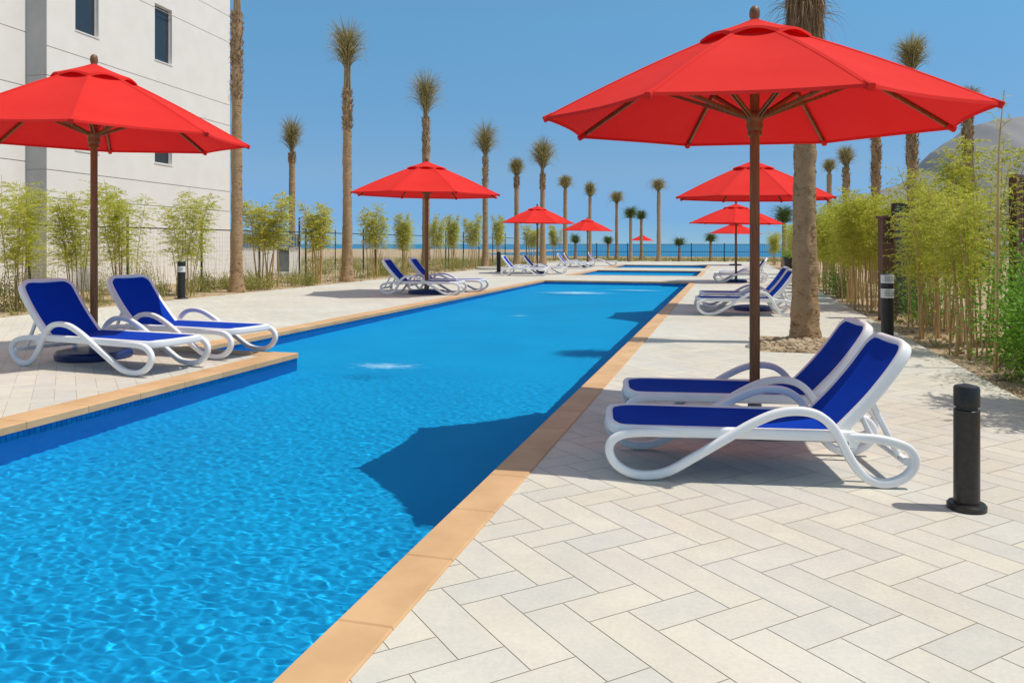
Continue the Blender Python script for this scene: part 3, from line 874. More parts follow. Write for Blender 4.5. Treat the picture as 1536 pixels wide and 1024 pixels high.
# ------------------------------------------------------------------ palms
def ribbon(mb, p, d, L, w, n, droop, rn, side=None):
    d = Vector(d).normalized(); p = Vector(p)
    s_ = d.cross(Vector((rn.uniform(-1, 1), rn.uniform(-1, 1), rn.uniform(-.3, .3))))
    if s_.length < .01: s_ = Vector((1, 0, 0))
    s_.normalize()
    i0 = len(mb.v); st = L / n
    for k in range(n + 1):
        ww = w * (1 - (k / n) ** 2 * .85)
        mb.v.append(tuple(p - s_ * ww / 2)); mb.v.append(tuple(p + s_ * ww / 2))
        d = (d + Vector((0, 0, -droop * (k + 1) / n))).normalized()
        p = p + d * st
    for k in range(n):
        a = i0 + 2 * k; mb.f.append((a, a + 1, a + 3, a + 2))
def palm(px, z, rows, cwid, twid, label, group, seed, gz=-.04, lean=0.0, flare=1.55, green=False, detail=1.0, dens=1.0, name='palm_tree', hair=False):
    """rows: photo rows of boot bottom, boot top, crown bottom, crown top at distance z; widths in photo pixels"""
    rn = random.Random(seed)
    X, Y = pz(px, z)
    bb, bt, cb, ct = (hgt(y, z) - gz for y in rows)
    cwid *= z / F; r = twid * z / F / 2
    root = empty(name, (X, Y, gz), rn.uniform(0, 6.28))
    la = rn.uniform(0, 6.28); lx, ly = lean * math.cos(la), lean * math.sin(la)
    def ax(h): return (lx * (h / 8) ** 1.5, ly * (h / 8) ** 1.5) if h > 0 else (0, 0)
    # trunk with old leaf-scar rings
    f = MB(); seg = (36 if z < 12 else 20) if detail > .6 else 10
    pitch = (.05 if z < 12 else .085) / detail; n = max(8, int(bt / pitch)); i0 = 0
    ph = [rn.uniform(0, 6.28) for _ in range(6)]; ring = 0.0
    for k in range(n + 1):
        h = bt * k / n
        fl_ = 1 + (flare - 1) * math.exp(-h / .38) + .10 * math.exp(-h / 2.2)
        ring = .7 * ring + rn.uniform(-.045, .045); saw = ring + (.018 if k % 2 else -.012) * rn.uniform(.2, 1.6)
        taper = 1 - .10 * h / max(bt, 1)
        cx, cy = ax(h)
        for j in range(seg):
            a = 2 * math.pi * j / seg
            wob = .03 * math.sin(2 * a + ph[0] + h * 1.3) + .022 * math.sin(3 * a + ph[1] - h * 2.1) + (.11 if z < 12 else .07) * noise3(Vector((math.cos(a) * 1.6, math.sin(a) * 1.6, h * 4.2 + seed * 9))) + .07 * noise3(Vector((math.cos(a) * .9, math.sin(a) * .9, h * 1.3 + seed * 5))) + rn.uniform(-.012, .012)
            rr = r * fl_ * taper * (1 + saw + wob)
            f.v.append((cx + rr * math.cos(a), cy + rr * math.sin(a), h + rn.uniform(-.012, .012)))
    for k in range(n):
        for j in range(seg):
            j2 = (j + 1) % seg
            f.f.append((k * seg + j, k * seg + j2, (k + 1) * seg + j2, (k + 1) * seg + j))
    f.f.append(tuple(n * seg + j for j in range(seg)))
    if detail > .6:
        for _ in range(int((150 if z < 12 else 75) * bt)):
            h = rn.uniform(.02, bt - .08); a = rn.uniform(0, 6.28); cx, cy = ax(h)
            fl_ = 1 + (flare - 1) * math.exp(-h / .38) + .10 * math.exp(-h / 2.2)
            q = r * fl_ * (1 - .10 * h / max(bt, 1)); dw = rn.uniform(.12, .42); hh_ = rn.uniform(.025, .07); o_ = rn.uniform(.03, .11)
            i = len(f.v); m_ = 4
            for t_ in range(m_ + 1):
                b_ = a + dw * (t_ / m_ - .5); e_ = 1 - abs(t_ / m_ - .5) * 1.2
                f.v.append((cx + q * .97 * math.cos(b_), cy + q * .97 * math.sin(b_), h + rn.uniform(-.006, .006)))
                k_ = q * (1.0 + o_ * e_); f.v.append((cx + k_ * math.cos(b_), cy + k_ * math.sin(b_), h + hh_ * e_ + rn.uniform(-.01, .01)))
            for t_ in range(m_):
                g_ = i + 2 * t_; f.f.append((g_, g_ + 2, g_ + 3, g_ + 1))
    f.build('trunk', M_trunk, root, smooth=70)
    # stubs of cut fronds
    if bt - bb > .35:
        f = MB(); area = int(95 * (bt - bb) * detail * (r / .16) ** .3)
        for _ in range(max(150, area) if not hair else 0):
            h = rn.uniform(bb, bt); a = rn.uniform(0, 6.28); cx, cy = ax(h)
            rr = r * rn.uniform(.85, 1.1)
            out = Vector((math.cos(a), math.sin(a), 0)); tan = Vector((-out.y, out.x, 0))
            p = Vector((cx, cy, h)) + out * rr * .8
            L = rn.uniform(.07, .17); w = rn.uniform(.025, .06)
            tip = p + Vector((0, 0, L)) + out * rn.uniform(.05, .13) * (r / .16) * .8
            i = len(f.v)
            f.v += [tuple(p - tan * w), tuple(p + tan * w), tuple(p + out * .05 + Vector((0, 0, .02))), tuple(tip - tan * w * .35), tuple(tip + tan * w * .3 + Vector((0, 0, rn.uniform(-.03, .03))))]
            f.f += [(i, i + 2, i + 3), (i + 2, i + 1, i + 4), (i + 2, i + 4, i + 3), (i + 1, i, i + 3, i + 4)]
        for _ in range(int(area * 1.3)):                            # loose fibre
            h = rn.uniform(bb, bt); a = rn.uniform(0, 6.28); cx, cy = ax(h)
            out = Vector((math.cos(a), math.sin(a), rn.uniform(-.6, .8)))
            ribbon(f, (cx + r * .95 * out.x, cy + r * .95 * out.y, h), out, rn.uniform(.07, .2), .009, 3, .8, rn)
        if hair:                                                    # old fronds left hanging flat against the trunk
            for _ in range(2600):
                h = rn.uniform(bb, bt + .1); a = rn.uniform(0, 6.28); k_ = 1.05 + .35 * min(1, (h - bb) / .35)
                out = Vector((math.cos(a), math.sin(a), 0)); tn = Vector((-out.y, out.x, 0))
                d = Vector((0, 0, -1)) + out * rn.uniform(-.05, .22) + tn * rn.uniform(-.25, .25)
                ribbon(f, (cx + r * k_ * out.x, cy + r * k_ * out.y, h), d, rn.uniform(.2, .5), rn.uniform(.006, .016), 4, .25, rn)
            for _ in range(170):
                h = rn.uniform(bb + .2, bt + .1); a = rn.uniform(0, 6.28); out = Vector((math.cos(a), math.sin(a), rn.uniform(-.2, .5)))
                ribbon(f, (cx + r * 1.3 * out.x, cy + r * 1.3 * out.y, h), out, rn.uniform(.3, .7), .007, 7, .75, rn)
        f.build('frond_bases', M_boot, root)
    # bare petioles tied in a bundle
    cx, cy = ax(bt)
    f = MB(); nb = 9
    for k in range(nb):
        a = 6.28 * k / nb + rn.uniform(-.2, .2); q = r * rn.uniform(.35, .75)
        f.tube([(cx + q * math.cos(a), cy + q * math.sin(a), bt - .1), (cx + q * .8 * math.cos(a), cy + q * .8 * math.sin(a), (bt + cb) / 2), (cx + q * .75 * math.cos(a), cy + q * .75 * math.sin(a), cb + (ct - cb) * .3)], .16 * r + .008, 6)
    f.build('leaf_stalks', M_stem, root, smooth=60)
    # crown tuft
    f = MB(); Lc = ct - cb
    cnt = int((430 if not green else 330) * dens); want = cwid * .5
    for k in range(cnt):
        a = rn.uniform(0, 6.28); sp = rn.random() ** .75
        t0 = rn.uniform(-.12, .45); rad0 = r * .55 * rn.random()
        th = sp * (.66 if not green else 1.25)
        d = (math.cos(a) * math.sin(th), math.sin(a) * math.sin(th), math.cos(th))
        L = Lc * rn.uniform(.62, 1.0) * (1 - max(t0, 0) * .62)
        if th > .2: L = min(L, want / math.sin(th) * rn.uniform(.8, 1.15))
        ribbon(f, (cx + math.cos(a) * rad0, cy + math.sin(a) * rad0, cb + t0 * Lc * .9), d, L, rn.uniform(.012, .026) * (1.0 if detail > .6 else 1.6), 6, rn.uniform(.04, .36) + (.62 if not green else .45) * sp * rn.random(), rn)
    for k in range(int(230 * dens)):                                # drooping outer wisps
        a = rn.uniform(0, 6.28); th = rn.uniform(.35, .95)
        L = want * rn.uniform(1.0, 2.1)
        ribbon(f, (cx + math.cos(a) * r * .5, cy + math.sin(a) * r * .5, cb + rn.uniform(.05, .62) * Lc), (math.cos(a) * math.sin(th), math.sin(a) * math.sin(th), math.cos(th)), L, rn.uniform(.008, .016) * (1.0 if detail > .6 else 1.5), 8, rn.uniform(.45, .95), rn)
    f.build('crown', M_frondg if green else M_frond, root)
    tag(root, label, 'palm tree', group)
    return root
GPL = 'trimmed palms along the left bed'; GPR = 'trimmed palms along the right bed'; GPF = 'palms by the sea fence'
palm(355, 22.8, (150, 20, -25, -110), 46, 15.5, 'tall palm against the edge of the white building, crown above the photo', GPL, 1, flare=1.75)
palm(438, 36.5, (246, 230, 222, 170), 27, 9.5, 'thin palm between the two tall left palms, small green tuft', GPL, 2, detail=.8)
palm(521, 29.2, (195, 137, 97, 25), 46, 14, 'tall palm with long bare neck standing alone against the sky, left of centre', GPL, 3, flare=1.75)
palm(639, 43.0, (232, 178, 167, 100), 46, 11.5, 'palm rising directly behind the peak of the second left parasol', GPL, 4, detail=.8)
palm(728, 46.5, (278, 236, 230, 178), 36, 8.5, 'palm immediately right of the second left parasol canopy', GPL, 5, detail=.7)
palm(775, 55.0, (284, 266, 262, 234), 20, 8, 'slim palm left of the third left parasol, narrow tuft', GPL, 6, detail=.6)
palm(814, 52.0, (285, 262, 250, 203), 36, 8, 'palm rising behind the third left parasol with a drooping crown', GPL, 7, detail=.6)
palm(848, 57.0, (288, 285, 283, 261), 22, 6.5, 'palm in the gap between the third and fourth left parasols', GPL, 8, detail=.5)
palm(885, 58.0, (302, 297, 294, 271), 15, 5.5, 'narrow palm directly behind the fourth left parasol', GPL, 9, detail=.5)
palm(925, 68.0, (309, 307, 305, 285), 22, 5, 'palm between the fourth left parasol and the tiny far one', GPF, 10, detail=.5)
palm(946, 60.5, (330, 328, 326, 309), 22, 5, 'short bushy green palm just left of the tiny far parasol', GPF, 11, detail=.5, green=True)
palm(962, 66.0, (330, 329, 328, 314), 16, 4.5, 'thin palm straight behind the tiny far parasol', GPF, 12, detail=.5, green=True)
palm(988, 61.0, (291, 289, 287, 267), 26, 6, 'tallest palm by the sea fence, right of the tiny far parasol', GPF, 13, detail=.5)
palm(863, 66.0, (366, 365, 364, 351), 18, 3.5, 'small round green palm left of the fourth left parasol pole', GPF, 14, detail=.5, green=True, dens=.8)
palm(912, 70.0, (367, 366, 365, 353), 16, 3.5, 'small round green palm right of the fourth left parasol', GPF, 15, detail=.5, green=True, dens=.8)
palm(1019, 62.0, (370, 369, 368, 356), 20, 4, 'low palm by the fence above the end of the far pools', GPF, 16, detail=.5, green=True, dens=.8)
palm(1066, 64.0, (364, 363, 362, 349), 20, 4, 'low palm by the fence left of the right parasol poles', GPF, 17, detail=.5, green=True, dens=.8)
palm(1207, 10.75, (62, -40, -60, -140), 70, 32, 'thick palm trunk nearest the camera in a stony pit on the right deck', GPR, 18, gz=.02, flare=1.38, hair=True)
palm(1244, 45.0, (268, 262, 258, 236), 19, 8, 'shortest slim palm of the right row, beside the thick trunk', GPR, 19, detail=.7)
palm(1269, 37.0, (292, 252, 248, 215), 22, 9.5, 'second palm right of the thick trunk, dry shaggy head', GPR, 20, detail=.7)
palm(1314, 27.5, (288, 190, 186, 135), 24, 13, 'shaggy palm whose head hides behind the largest parasol', GPR, 21)
palm(1368, 23.5, (250, 118, 104, 48), 40, 15, 'palm showing both above and below the right side of the largest parasol', GPR, 22)
palm(1451, 20.3, (300, 168, 160, 128), 32, 14, 'palm behind the right tip of the largest parasol, before the grey hill', GPR, 23)
palm(1176, 47.0, (336, 334, 332, 306), 36, 6, 'green drooping palm left of the thick trunk, below the second right parasol', GPR, 24, detail=.6, green=True)

# ------------------------------------------------------------------ bamboo
def leaf(mb, p, d, L, w, rn):
    d = Vector(d).normalized()
    s_ = d.cross(Vector((rn.uniform(-1, 1), rn.uniform(-1, 1), rn.uniform(-1, 1))))
    if s_.length < .05: return
    s_.normalize(); p = Vector(p)
    i = len(mb.v)
    mb.v += [tuple(p), tuple(p + d * L * .4 + s_ * w * .5), tuple(p + d * L), tuple(p + d * L * .4 - s_ * w * .5)]
    mb.f.append((i, i + 1, i + 2, i + 3))
def make_bamboo(seed, ncane, h, spread, f0, f1, nbr, lpb, mat, cmat, blen=.42, lsz=.085, lw=.012, cr=.011, leanout=.16, sparse_top=.25):
    rn = random.Random(seed)
    root = empty('bamboo_clump')
    fol = MB()
    for c in range(ncane):
        a = rn.uniform(0, 6.28); q = spread * math.sqrt(rn.random())
        x0, y0 = q * math.cos(a), q * math.sin(a)
        hh = h * rn.uniform(.78, 1.0)
        la = a + rn.uniform(-.6, .6); ln = leanout * rn.uniform(.3, 1.6)
        def pt(t):
            k = ln * t * t * hh
            return Vector((x0 + math.cos(la) * k * .6 + .012 * math.sin(t * 9 + c), y0 + math.sin(la) * k * .6 + .012 * math.cos(t * 8 + c), t * hh))
        m = MB(); n = 10
        r0 = cr * rn.uniform(.7, 1.25)
        m.tube([pt(k / n) for k in range(n + 1)], [r0 * (1 - .75 * (k / n)) for k in range(n + 1)], 7)
        m.build('cane', cmat, root, smooth=60)
        for b in range(nbr):
            t = f0 + (f1 - f0) * rn.random() ** .85
            if t > .93 and rn.random() < sparse_top: t -= .15
            p = pt(min(t, 1)); ba = rn.uniform(0, 6.28); el = rn.uniform(.15, 1.1)
            d = Vector((math.cos(ba) * math.cos(el), math.sin(ba) * math.cos(el), math.sin(el)))
            L = blen * rn.uniform(.4, 1.15) * (1.15 - .5 * max(0, (t - f0) / max(.01, f1 - f0)))
            nseg = 5; pts = [p]
            for k in range(nseg):
                d = (d + Vector((rn.uniform(-.12, .12), rn.uniform(-.12, .12), -.17))).normalized()
                p = p + d * (L / nseg); pts.append(p)
            for k in range(nseg):
                s_ = d.cross(Vector((0, 0, 1))); s_ = s_.normalized() * .0016 if s_.length > .01 else Vector((.0016, 0, 0))
                fol.quad(pts[k] - s_, pts[k] + s_, pts[k + 1] + s_, pts[k + 1] - s_)
            for k in range(lpb):
                u = rn.uniform(.15, 1) * nseg; i = min(int(u), nseg - 1)
                q_ = pts[i].lerp(pts[i + 1], u - i)
                dd = (pts[i + 1] - pts[i]).normalized() + Vector((rn.uniform(-.9, .9), rn.uniform(-.9, .9), rn.uniform(-.75, .35)))
                leaf(fol, q_, dd, lsz * rn.uniform(.6, 1.3), lw * rn.uniform(.7, 1.3), rn)
    fol.build('foliage', mat, root)
    return root
PROTO = {
    'loose': [make_bamboo(s_, 9, 3.0, .28, .34, .97, 105, 21, M_bamboo, M_stem, .44, .056, .0105, .011, .22) for s_ in (31, 32, 33)],
    'tuft': [make_bamboo(s_, 8, 3.05, .22, .44, .95, 95, 24, M_bamboo2, M_cane, .36, .062, .013, .016, .13) for s_ in (41, 42)],
    'near': [make_bamboo(s_, 9, 2.7, .34, .40, .99, 66, 17, M_bamboo, M_cane, .40, .055, .010, .015, .13) for s_ in (61, 62, 63)],
    'dense': [make_bamboo(s_, 12, 2.65, .42, .38, .99, 92, 19, M_bamboo, M_cane, .42, .064, .0125, .015, .14) for s_ in (51, 52, 53)],
}
_b = {}
def bamboo(kind, X, Y, sc, label, group, seed):
    rn = random.Random(seed)
    lst = PROTO[kind]; k = _b.get(kind, 0); _b[kind] = k + 1
    p = lst[k % len(lst)]
    o = p if k < len(lst) else copy_tree(p)
    o.location = (X, Y, -.05); o.rotation_euler = (0, 0, rn.uniform(0, 6.28)); o.scale = sc
    tag(o, label, 'bamboo', group)
GBL = 'bamboo clumps along the left fence'; GBR = 'bamboo clumps in the right bed'
def zleft(px, Xw=-14.2):
    k = (px - 768) / F
    return Xw / (k * CT - ST)
for i, (kind, px, top, w, lab) in enumerate([
    ('loose', 22, 258, 1.2, 'feathery bamboo clump at the far left photo edge'),
    ('loose', 122, 278, 1.2, 'bamboo clump just left of the near left parasol pole'),
    ('loose', 186, 266, 1.2, 'bamboo clump just right of the near left parasol pole'),
    ('loose', 276, 278, 1.2, 'bamboo clump behind the white-banded left bollard'),
    ('tuft', 400, 284, 1.45, 'broad bamboo clump immediately right of the tallest left palm'),
    ('tuft', 477, 300, 1.25, 'bamboo clump between the thin palm and the lone tall palm'),
    ('tuft', 560, 303, 1.05, 'round bamboo tuft right of the lone tall palm'),
    ('tuft', 608, 318, 1.05, 'bamboo tuft left of the second left parasol pole'),
    ('tuft', 656, 318, .8, 'thin bamboo tuft just right of the second left parasol pole'),
    ('tuft', 680, 320, .95, 'middle bamboo tuft between the second parasol pole and its right-hand palm'),
    ('tuft', 709, 317, .95, 'bamboo tuft touching the palm right of the second left parasol'),
    ('tuft', 748, 320, .95, 'bamboo tuft behind the thin plain bollard'),
    ('tuft', 798, 334, 1.3, 'green bamboo under the third left parasol, left of its pole'),
    ('tuft', 834, 336, 1.1, 'green bamboo right of the third left parasol pole, before the sea'),
]):
    z = zleft(px); X, Y = pz(px, z); k = (hgt(top, z) + .05) / 3.0
    w *= 1.0 if kind == 'loose' else 1.2
    bamboo(kind, X, Y, (w, w, k), lab, GBL, 100 + i)
def right_spot(z, Xw):
    Y = (z + Xw * ST) / CT
    return (Xw, Y)
for i, (z, Xw) in enumerate(((6.3, 3.1),)):
    X, Y = right_spot(z, Xw); bamboo('dense', X, Y, (1, 1, 1.0), 'bamboo clump just past the right photo edge, its shade falling on the path', GBR, 190 + i)
near_lab = ['first bamboo clump of the right bed, just left of the single tall cane', 'second bamboo clump of the right bed, counted from the photo edge', 'third bamboo clump of the right bed, counted from the photo edge', 'fourth bamboo clump of the right bed, counted from the photo edge', 'fifth bamboo clump of the right bed, next to the glass-framed panel']
for i, (z, Xw, k) in enumerate(((9.7, 2.95, .78), (10.6, 3.25, .88), (11.4, 2.9, .82), (12.3, 3.3, .88), (13.1, 3.15, .80))):
    X, Y = right_spot(z, Xw); bamboo('near', X, Y, (.95, .95, k), near_lab[i], GBR, 200 + i)
ordn = ['first', 'second', 'third', 'fourth', 'fifth', 'sixth', 'seventh', 'eighth', 'ninth', 'tenth']
for i, (z, Xw, k) in enumerate(((16.4, 2.85, .98), (17.6, 3.1, 1.0), (18.9, 2.85, .96), (20.3, 3.05, 1.0), (21.9, 2.9, .96), (23.6, 3.1, .98), (25.6, 2.9, .96), (28, 3.1, .98), (31, 2.95, .95), (35, 3.0, .95))):
    X, Y = right_spot(z, Xw); bamboo('dense', X, Y, (1.1, 1.1, k), ordn[i] + ' bamboo clump beyond the brown post, counted towards the thick palm', GBR, 300 + i)
for i, (px, z, k, lab) in enumerate(((1192, 44, .85, 'far bamboo clump between the thick palm and the drooping palm'), (1161, 52, .85, 'dark far bamboo clump left of the drooping palm'))):
    X, Y = pz(px, z); bamboo('dense', X, Y, (1, 1, k), lab, GBR, 400 + i)
# taller airy sprays behind, by the hill
for i, (px, z, k, lab) in enumerate(((1472, 12.5, 1.10, 'tallest airy bamboo behind the others, before the grey hill'), (1405, 15.5, 1.02, 'airy bamboo spray right of the glass-framed panel, before the hill'))):
    X, Y = pz(px, z); bamboo('loose', X, Y, (1.1, 1.1, k), lab, GBR, 430 + i)
# one long cane
X, Y = at(1494, 553)
z = dist(553); root = empty('cane', (X, Y, -.04))
f = MB(); hh = hgt(130, z)
f.tube(catmull([(0, 0, 0), (.012, .01, hh * .3), (.018, 0, hh * .6), (.03, 0, hh * .8), (.085, .02, hh)], 6), [.024 * (1 - .036 * k) + .001 for k in range(25)], 8)
f.build('stalk', M_cane, root, smooth=60)
f = MB(); rn = random.Random(9)
for k in range(14):
    h0 = rn.uniform(.5, .97) * hh; a = rn.uniform(0, 6.28); p = Vector((.03, 0, h0)); d = Vector((math.cos(a), math.sin(a), .7)).normalized()
    L = rn.uniform(.15, .45)
    f.tube([p, p + d * L * .5, p + d * L + Vector((0, 0, -.03))], .0025, 4)
    for q in range(9):
        leaf(f, p + d * L * rn.uniform(.4, 1), (rn.uniform(-1, 1), rn.uniform(-1, 1), rn.uniform(-.6, .6)), .07, .012, rn)
f.build('sprigs', M_bamboo, root)
tag(root, 'single long bare cane rising above the bamboo at the right edge', 'cane')

# ------------------------------------------------------------------ leafy shrubs, grass, stones
def shrub(X, Y, rx, ry, h, n, label, seed, lsz=.05, mat=None, group='leafy shrubs of the planting beds'):
    rn = random.Random(seed); root = empty('shrub', (X, Y, -.05))
    f = MB(); st = MB()
    ns = 16
    blobs = []
    for k in range(ns):
        a = rn.uniform(0, 6.28); q = math.sqrt(rn.random())
        tip = Vector((rx * q * math.cos(a), ry * q * math.sin(a), h * rn.uniform(.35, 1.0) * (1 - .35 * q)))
        st.tube(catmull([(tip.x * .15, tip.y * .15, 0), (tip.x * .6, tip.y * .6, tip.z * .55), tip], 3), [.008, .007, .006, .005, .004, .003, .002], 5)
        blobs.append(tip)
        blobs.append(Vector((tip.x * .7, tip.y * .7, tip.z * .62)))
    for k in range(n):
        b = rn.choice(blobs); s_ = h * .17
        v = Vector((rn.gauss(0, 1), rn.gauss(0, 1), rn.gauss(0, .9))) * s_
        p = b + v
        if p.z < .02: p.z = rn.uniform(.02, .15)
        d = v.normalized() + Vector((rn.uniform(-.7, .7), rn.uniform(-.7, .7), rn.uniform(-.3, .7)))
        leaf(f, p, d, lsz * rn.uniform(.6, 1.3), lsz * .5 * rn.uniform(.8, 1.2), rn)
    st.build('stems', M_stem, root, smooth=60); f.build('foliage', mat or M_shrub, root)
    tag(root, label, 'shrub', group)
X, Y = right_spot(7.6, 3.35); shrub(X, Y, .72, .8, 1.25, 17000, 'bright green leafy shrub at the right photo edge, beside the single cane', 61)
X, Y = right_spot(8.9, 3.75); shrub(X, Y, .7, .7, 1.6, 12000, 'taller leafy shrub behind the single cane, below the brown louvred screen', 62)
X, Y = right_spot(6.3, 3.15); shrub(X, Y, .5, .5, .8, 6000, 'low leafy shrub cut off by the right photo edge', 63)
X, Y = right_spot(20.5, 2.75); shrub(X, Y, .35, .5, .95, 2200, 'dark green shrub at the foot of the bamboo beyond the brown post', 64)
X, Y = right_spot(13.6, 3.3); shrub(X, Y, .4, .4, 1.2, 2400, 'dark shrub between the banded right bollard and the bamboo', 65)
for i, (px, py, rx, h, lab) in enumerate(((222, 442, .55, .40, 'low scrubby shrub behind the right one of the near left loungers'), (335, 432, .5, .42, 'low scrub between the banded left bollard and the tallest left palm'), (60, 455, .6, .75, 'scrubby shrub behind the nearest left lounger'), (215, 432, .5, .95, 'airy shrub by the fence left of the banded bollard'), (160, 440, .5, .8, 'airy shrub behind the near left parasol pole'))):
    X, Y = at(px, py); shrub(X, Y, rx, rx, h, 1500, lab, 70 + i, .045, M_grass)
for i, (px, Xw, rx, h, lab) in enumerate(((20, -14.5, .6, .8, 'low scrub under the bamboo at the far left photo edge'), (300, -14.9, .5, .6, 'low scrub at the fence foot between the banded bollard and tallest palm'), (385, -13.9, .6, .5, 'low green scrub right beside the foot of the tallest left palm'), (455, -13.8, .6, .45, 'low scrub between the thin palm and the lone tall palm'), (580, -14.6, .8, .5, 'low scrub behind the backrests of the second left pair'), (690, -14.6, .9, .6, 'low scrub between the second left parasol and the thin bollard'))):
    X, Y = pz(px, zleft(px, Xw)); shrub(X, Y, rx, rx, h, 2200, lab, 90 + i, .05, M_grass)
def in_bed(rn):
    if rn.random() < .5: return (rn.uniform(DECK_L - 3.2, DECK_L - .25), rn.uniform(11, 58))
    return (rn.uniform(DECK_R + .15, DECK_R + 2.6), 5 + 28 * rn.random() ** 1.4)
f = MB(); rn = random.Random(81)
for _ in range(420):
    X, Y = in_bed(rn); k = rn.uniform(.5, 1.3)
    for b in range(rn.randint(10, 22)):
        a = rn.uniform(0, 6.28); q = rn.uniform(0, .10) * k
        ribbon(f, (X + q * math.cos(a), Y + q * math.sin(a), -.04), (math.cos(a) * .5, math.sin(a) * .5, 1), rn.uniform(.08, .26) * k, .010, 3, .5, rn)
for _ in range(200):                        # tall thin growth along the left fence
    X, Y = rn.uniform(-15.3, -13.5), 12 + 46 * rn.random()
    for b in range(6):
        a = rn.uniform(0, 6.28); q = rn.uniform(0, .3)
        ribbon(f, (X + q * math.cos(a), Y + q * math.sin(a), -.04), (math.cos(a) * .16, math.sin(a) * .16, 1), rn.uniform(.35, 1.25), .014, 4, .12, rn)
for _ in range(900):                        # dry grass beyond the left fence
    X, Y = rn.uniform(-34, -15.6), rn.uniform(24, 62)
    for b in range(9):
        a = rn.uniform(0, 6.28); q = rn.uniform(0, .25)
        ribbon(f, (X + q * math.cos(a), Y + q * math.sin(a), -.04), (math.cos(a) * .4, math.sin(a) * .4, 1), rn.uniform(.2, .6), .018, 3, .4, rn)
for _ in range(700):
    X, Y = rn.uniform(-16, 10), rn.uniform(63.3, 76)
    for b in range(7):
        a = rn.uniform(0, 6.28); q = rn.uniform(0, .25)
        ribbon(f, (X + q * math.cos(a), Y + q * math.sin(a), -.1), (math.cos(a) * .5, math.sin(a) * .5, 1), rn.uniform(.2, .5), .025, 3, .4, rn)
g = f.build('grass', M_grass); tag(g, 'tufts of green and dry grass in the sandy beds', 'grass', kind='stuff')
f = MB(); rn = random.Random(82)
for _ in range(1500):
    X, Y = in_bed(rn); s_ = rn.choice((.015, .02, .03, .045, .07)) * rn.uniform(.7, 1.3)
    f.ico((X, Y, -.035), s_, rn)
for _ in range(520):
    X, Y = rn.uniform(b0 + .03, b1 - .03), rn.uniform(b2 + .03, b3 - .03)
    d = max(abs(X - (b0 + b1) / 2) / (b1 - b0), abs(Y - (b2 + b3) / 2) / (b3 - b2)) * 2
    f.ico((X, Y, -.01 + (1 - d) * .09), rn.choice((.02, .035, .05, .065)) * rn.uniform(.7, 1.2), rn)
g = f.build('gravel', M_rock); tag(g, 'tan stones and lumps of earth in the beds and round the thick palm', 'gravel', kind='stuff')
# dry leaves fallen on the right path and bed
f = MB(); rn = random.Random(83)
for _ in range(900):
    X = rn.uniform(DECK_R + .05, DECK_R + 1.9); Y = rn.uniform(5, 16)
    leaf(f, (X, Y, -.028), (rn.uniform(-1, 1), rn.uniform(-1, 1), rn.uniform(.0, .35)), rn.uniform(.05, .1), .012, rn)
for _ in range(60):
    X = DECK_R - abs(rn.gauss(0, .35)); Y = rn.uniform(5, 22)
    leaf(f, (X, Y, .004), (rn.uniform(-1, 1), rn.uniform(-1, 1), .03), rn.uniform(.04, .08), .010, rn)
g = f.build('leaf_litter', M_boot); tag(g, 'dry bamboo leaves fallen in the right bed', 'leaf litter', kind='stuff')

# ------------------------------------------------------------------ fences
def fence(name, A, B, h_rail, h_post, step, rails, wires, label, bar=0, pr=.034, gz=-.04):
    A, B = Vector((*A, gz)), Vector((*B, gz)); d = B - A; L = d.length; d.normalize()
    root = empty(name, A)
    n = round(L / step)
    for k in range(n + 1):
        p = d * (L * k / n)
        m = MB(); m.tube([p, p + Vector((0, 0, h_post))], pr, 8); m.lathe([(pr, 0), (pr * 1.15, .005), (.01, .02)], 8, tuple(p + Vector((0, 0, h_post))))
        m.build('post', M_black, root, smooth=40)
    for hr in rails:
        m = MB(); m.tube([Vector((0, 0, hr)), d * L + Vector((0, 0, hr))], .019, 8); m.build('rail', M_black, root, smooth=40)
    m = MB()
    if bar:
        nb = int(L / bar)
        for k in range(nb):
            p = d * (L * (k + .5) / nb); m.tube([p + Vector((0, 0, .08)), p + Vector((0, 0, h_rail))], .007, 4)
        m.build('bars', M_black, root)
    else:
        nb = int(L / wires)
        for k in range(nb):
            p = d * (L * (k + .5) / nb); m.tube([p + Vector((0, 0, .05)), p + Vector((0, 0, h_rail))], .0016, 3, False)
        for q in range(int(h_rail / wires)):
            m.tube([Vector((0, 0, .05 + q * wires)), d * L + Vector((0, 0, .05 + q * wires))], .0012, 3, False)
        m.build('wire_mesh', M_black, root)
    tag(root, label, 'fence')
fence('wire_fence', (-15.5, 11.4), (-15.5, 60.2), 1.83, 2.12, 3.05, [1.83], .14, 'black wire mesh fence on posts along the left planting bed')
fence('bar_fence', (-15.3, 62.8), (9.5, 62.8), 1.38, 1.46, 2.4, [1.37, .78], 0, 'low black bar fence between the pool deck and the sea', bar=.13)
# stakes in the left bed
for i, (px, py, top, lab) in enumerate(((449, 415, 326, 'dark stake just right of the thin left palm'), (545, 408, 343, 'thick dark stake right of the lone tall palm'), (503, 403, 344, 'dark stake just left of the lone tall palm'), (563, 404, 347, 'thin dark stake among the posts left of the second left parasol'), (673, 402, 345, 'dark stake right of the second left parasol pole'))):
    X, Y = at(px, py); z = dist(py)
    m = MB(); hh = hgt(top, z); m.tube([(0, 0, 0), (0, 0, hh * .5), (0, 0, hh)], .035 if i in (0, 1) else .028, 10); m.lathe([(.036, 0), (.03, .02), (.01, .03)], 10, (0, 0, hh))
    o = m.build('stake', M_black, None, smooth=40, loc=(X, Y, -.04)); tag(o, lab, 'stake', 'dark stakes in the left bed')

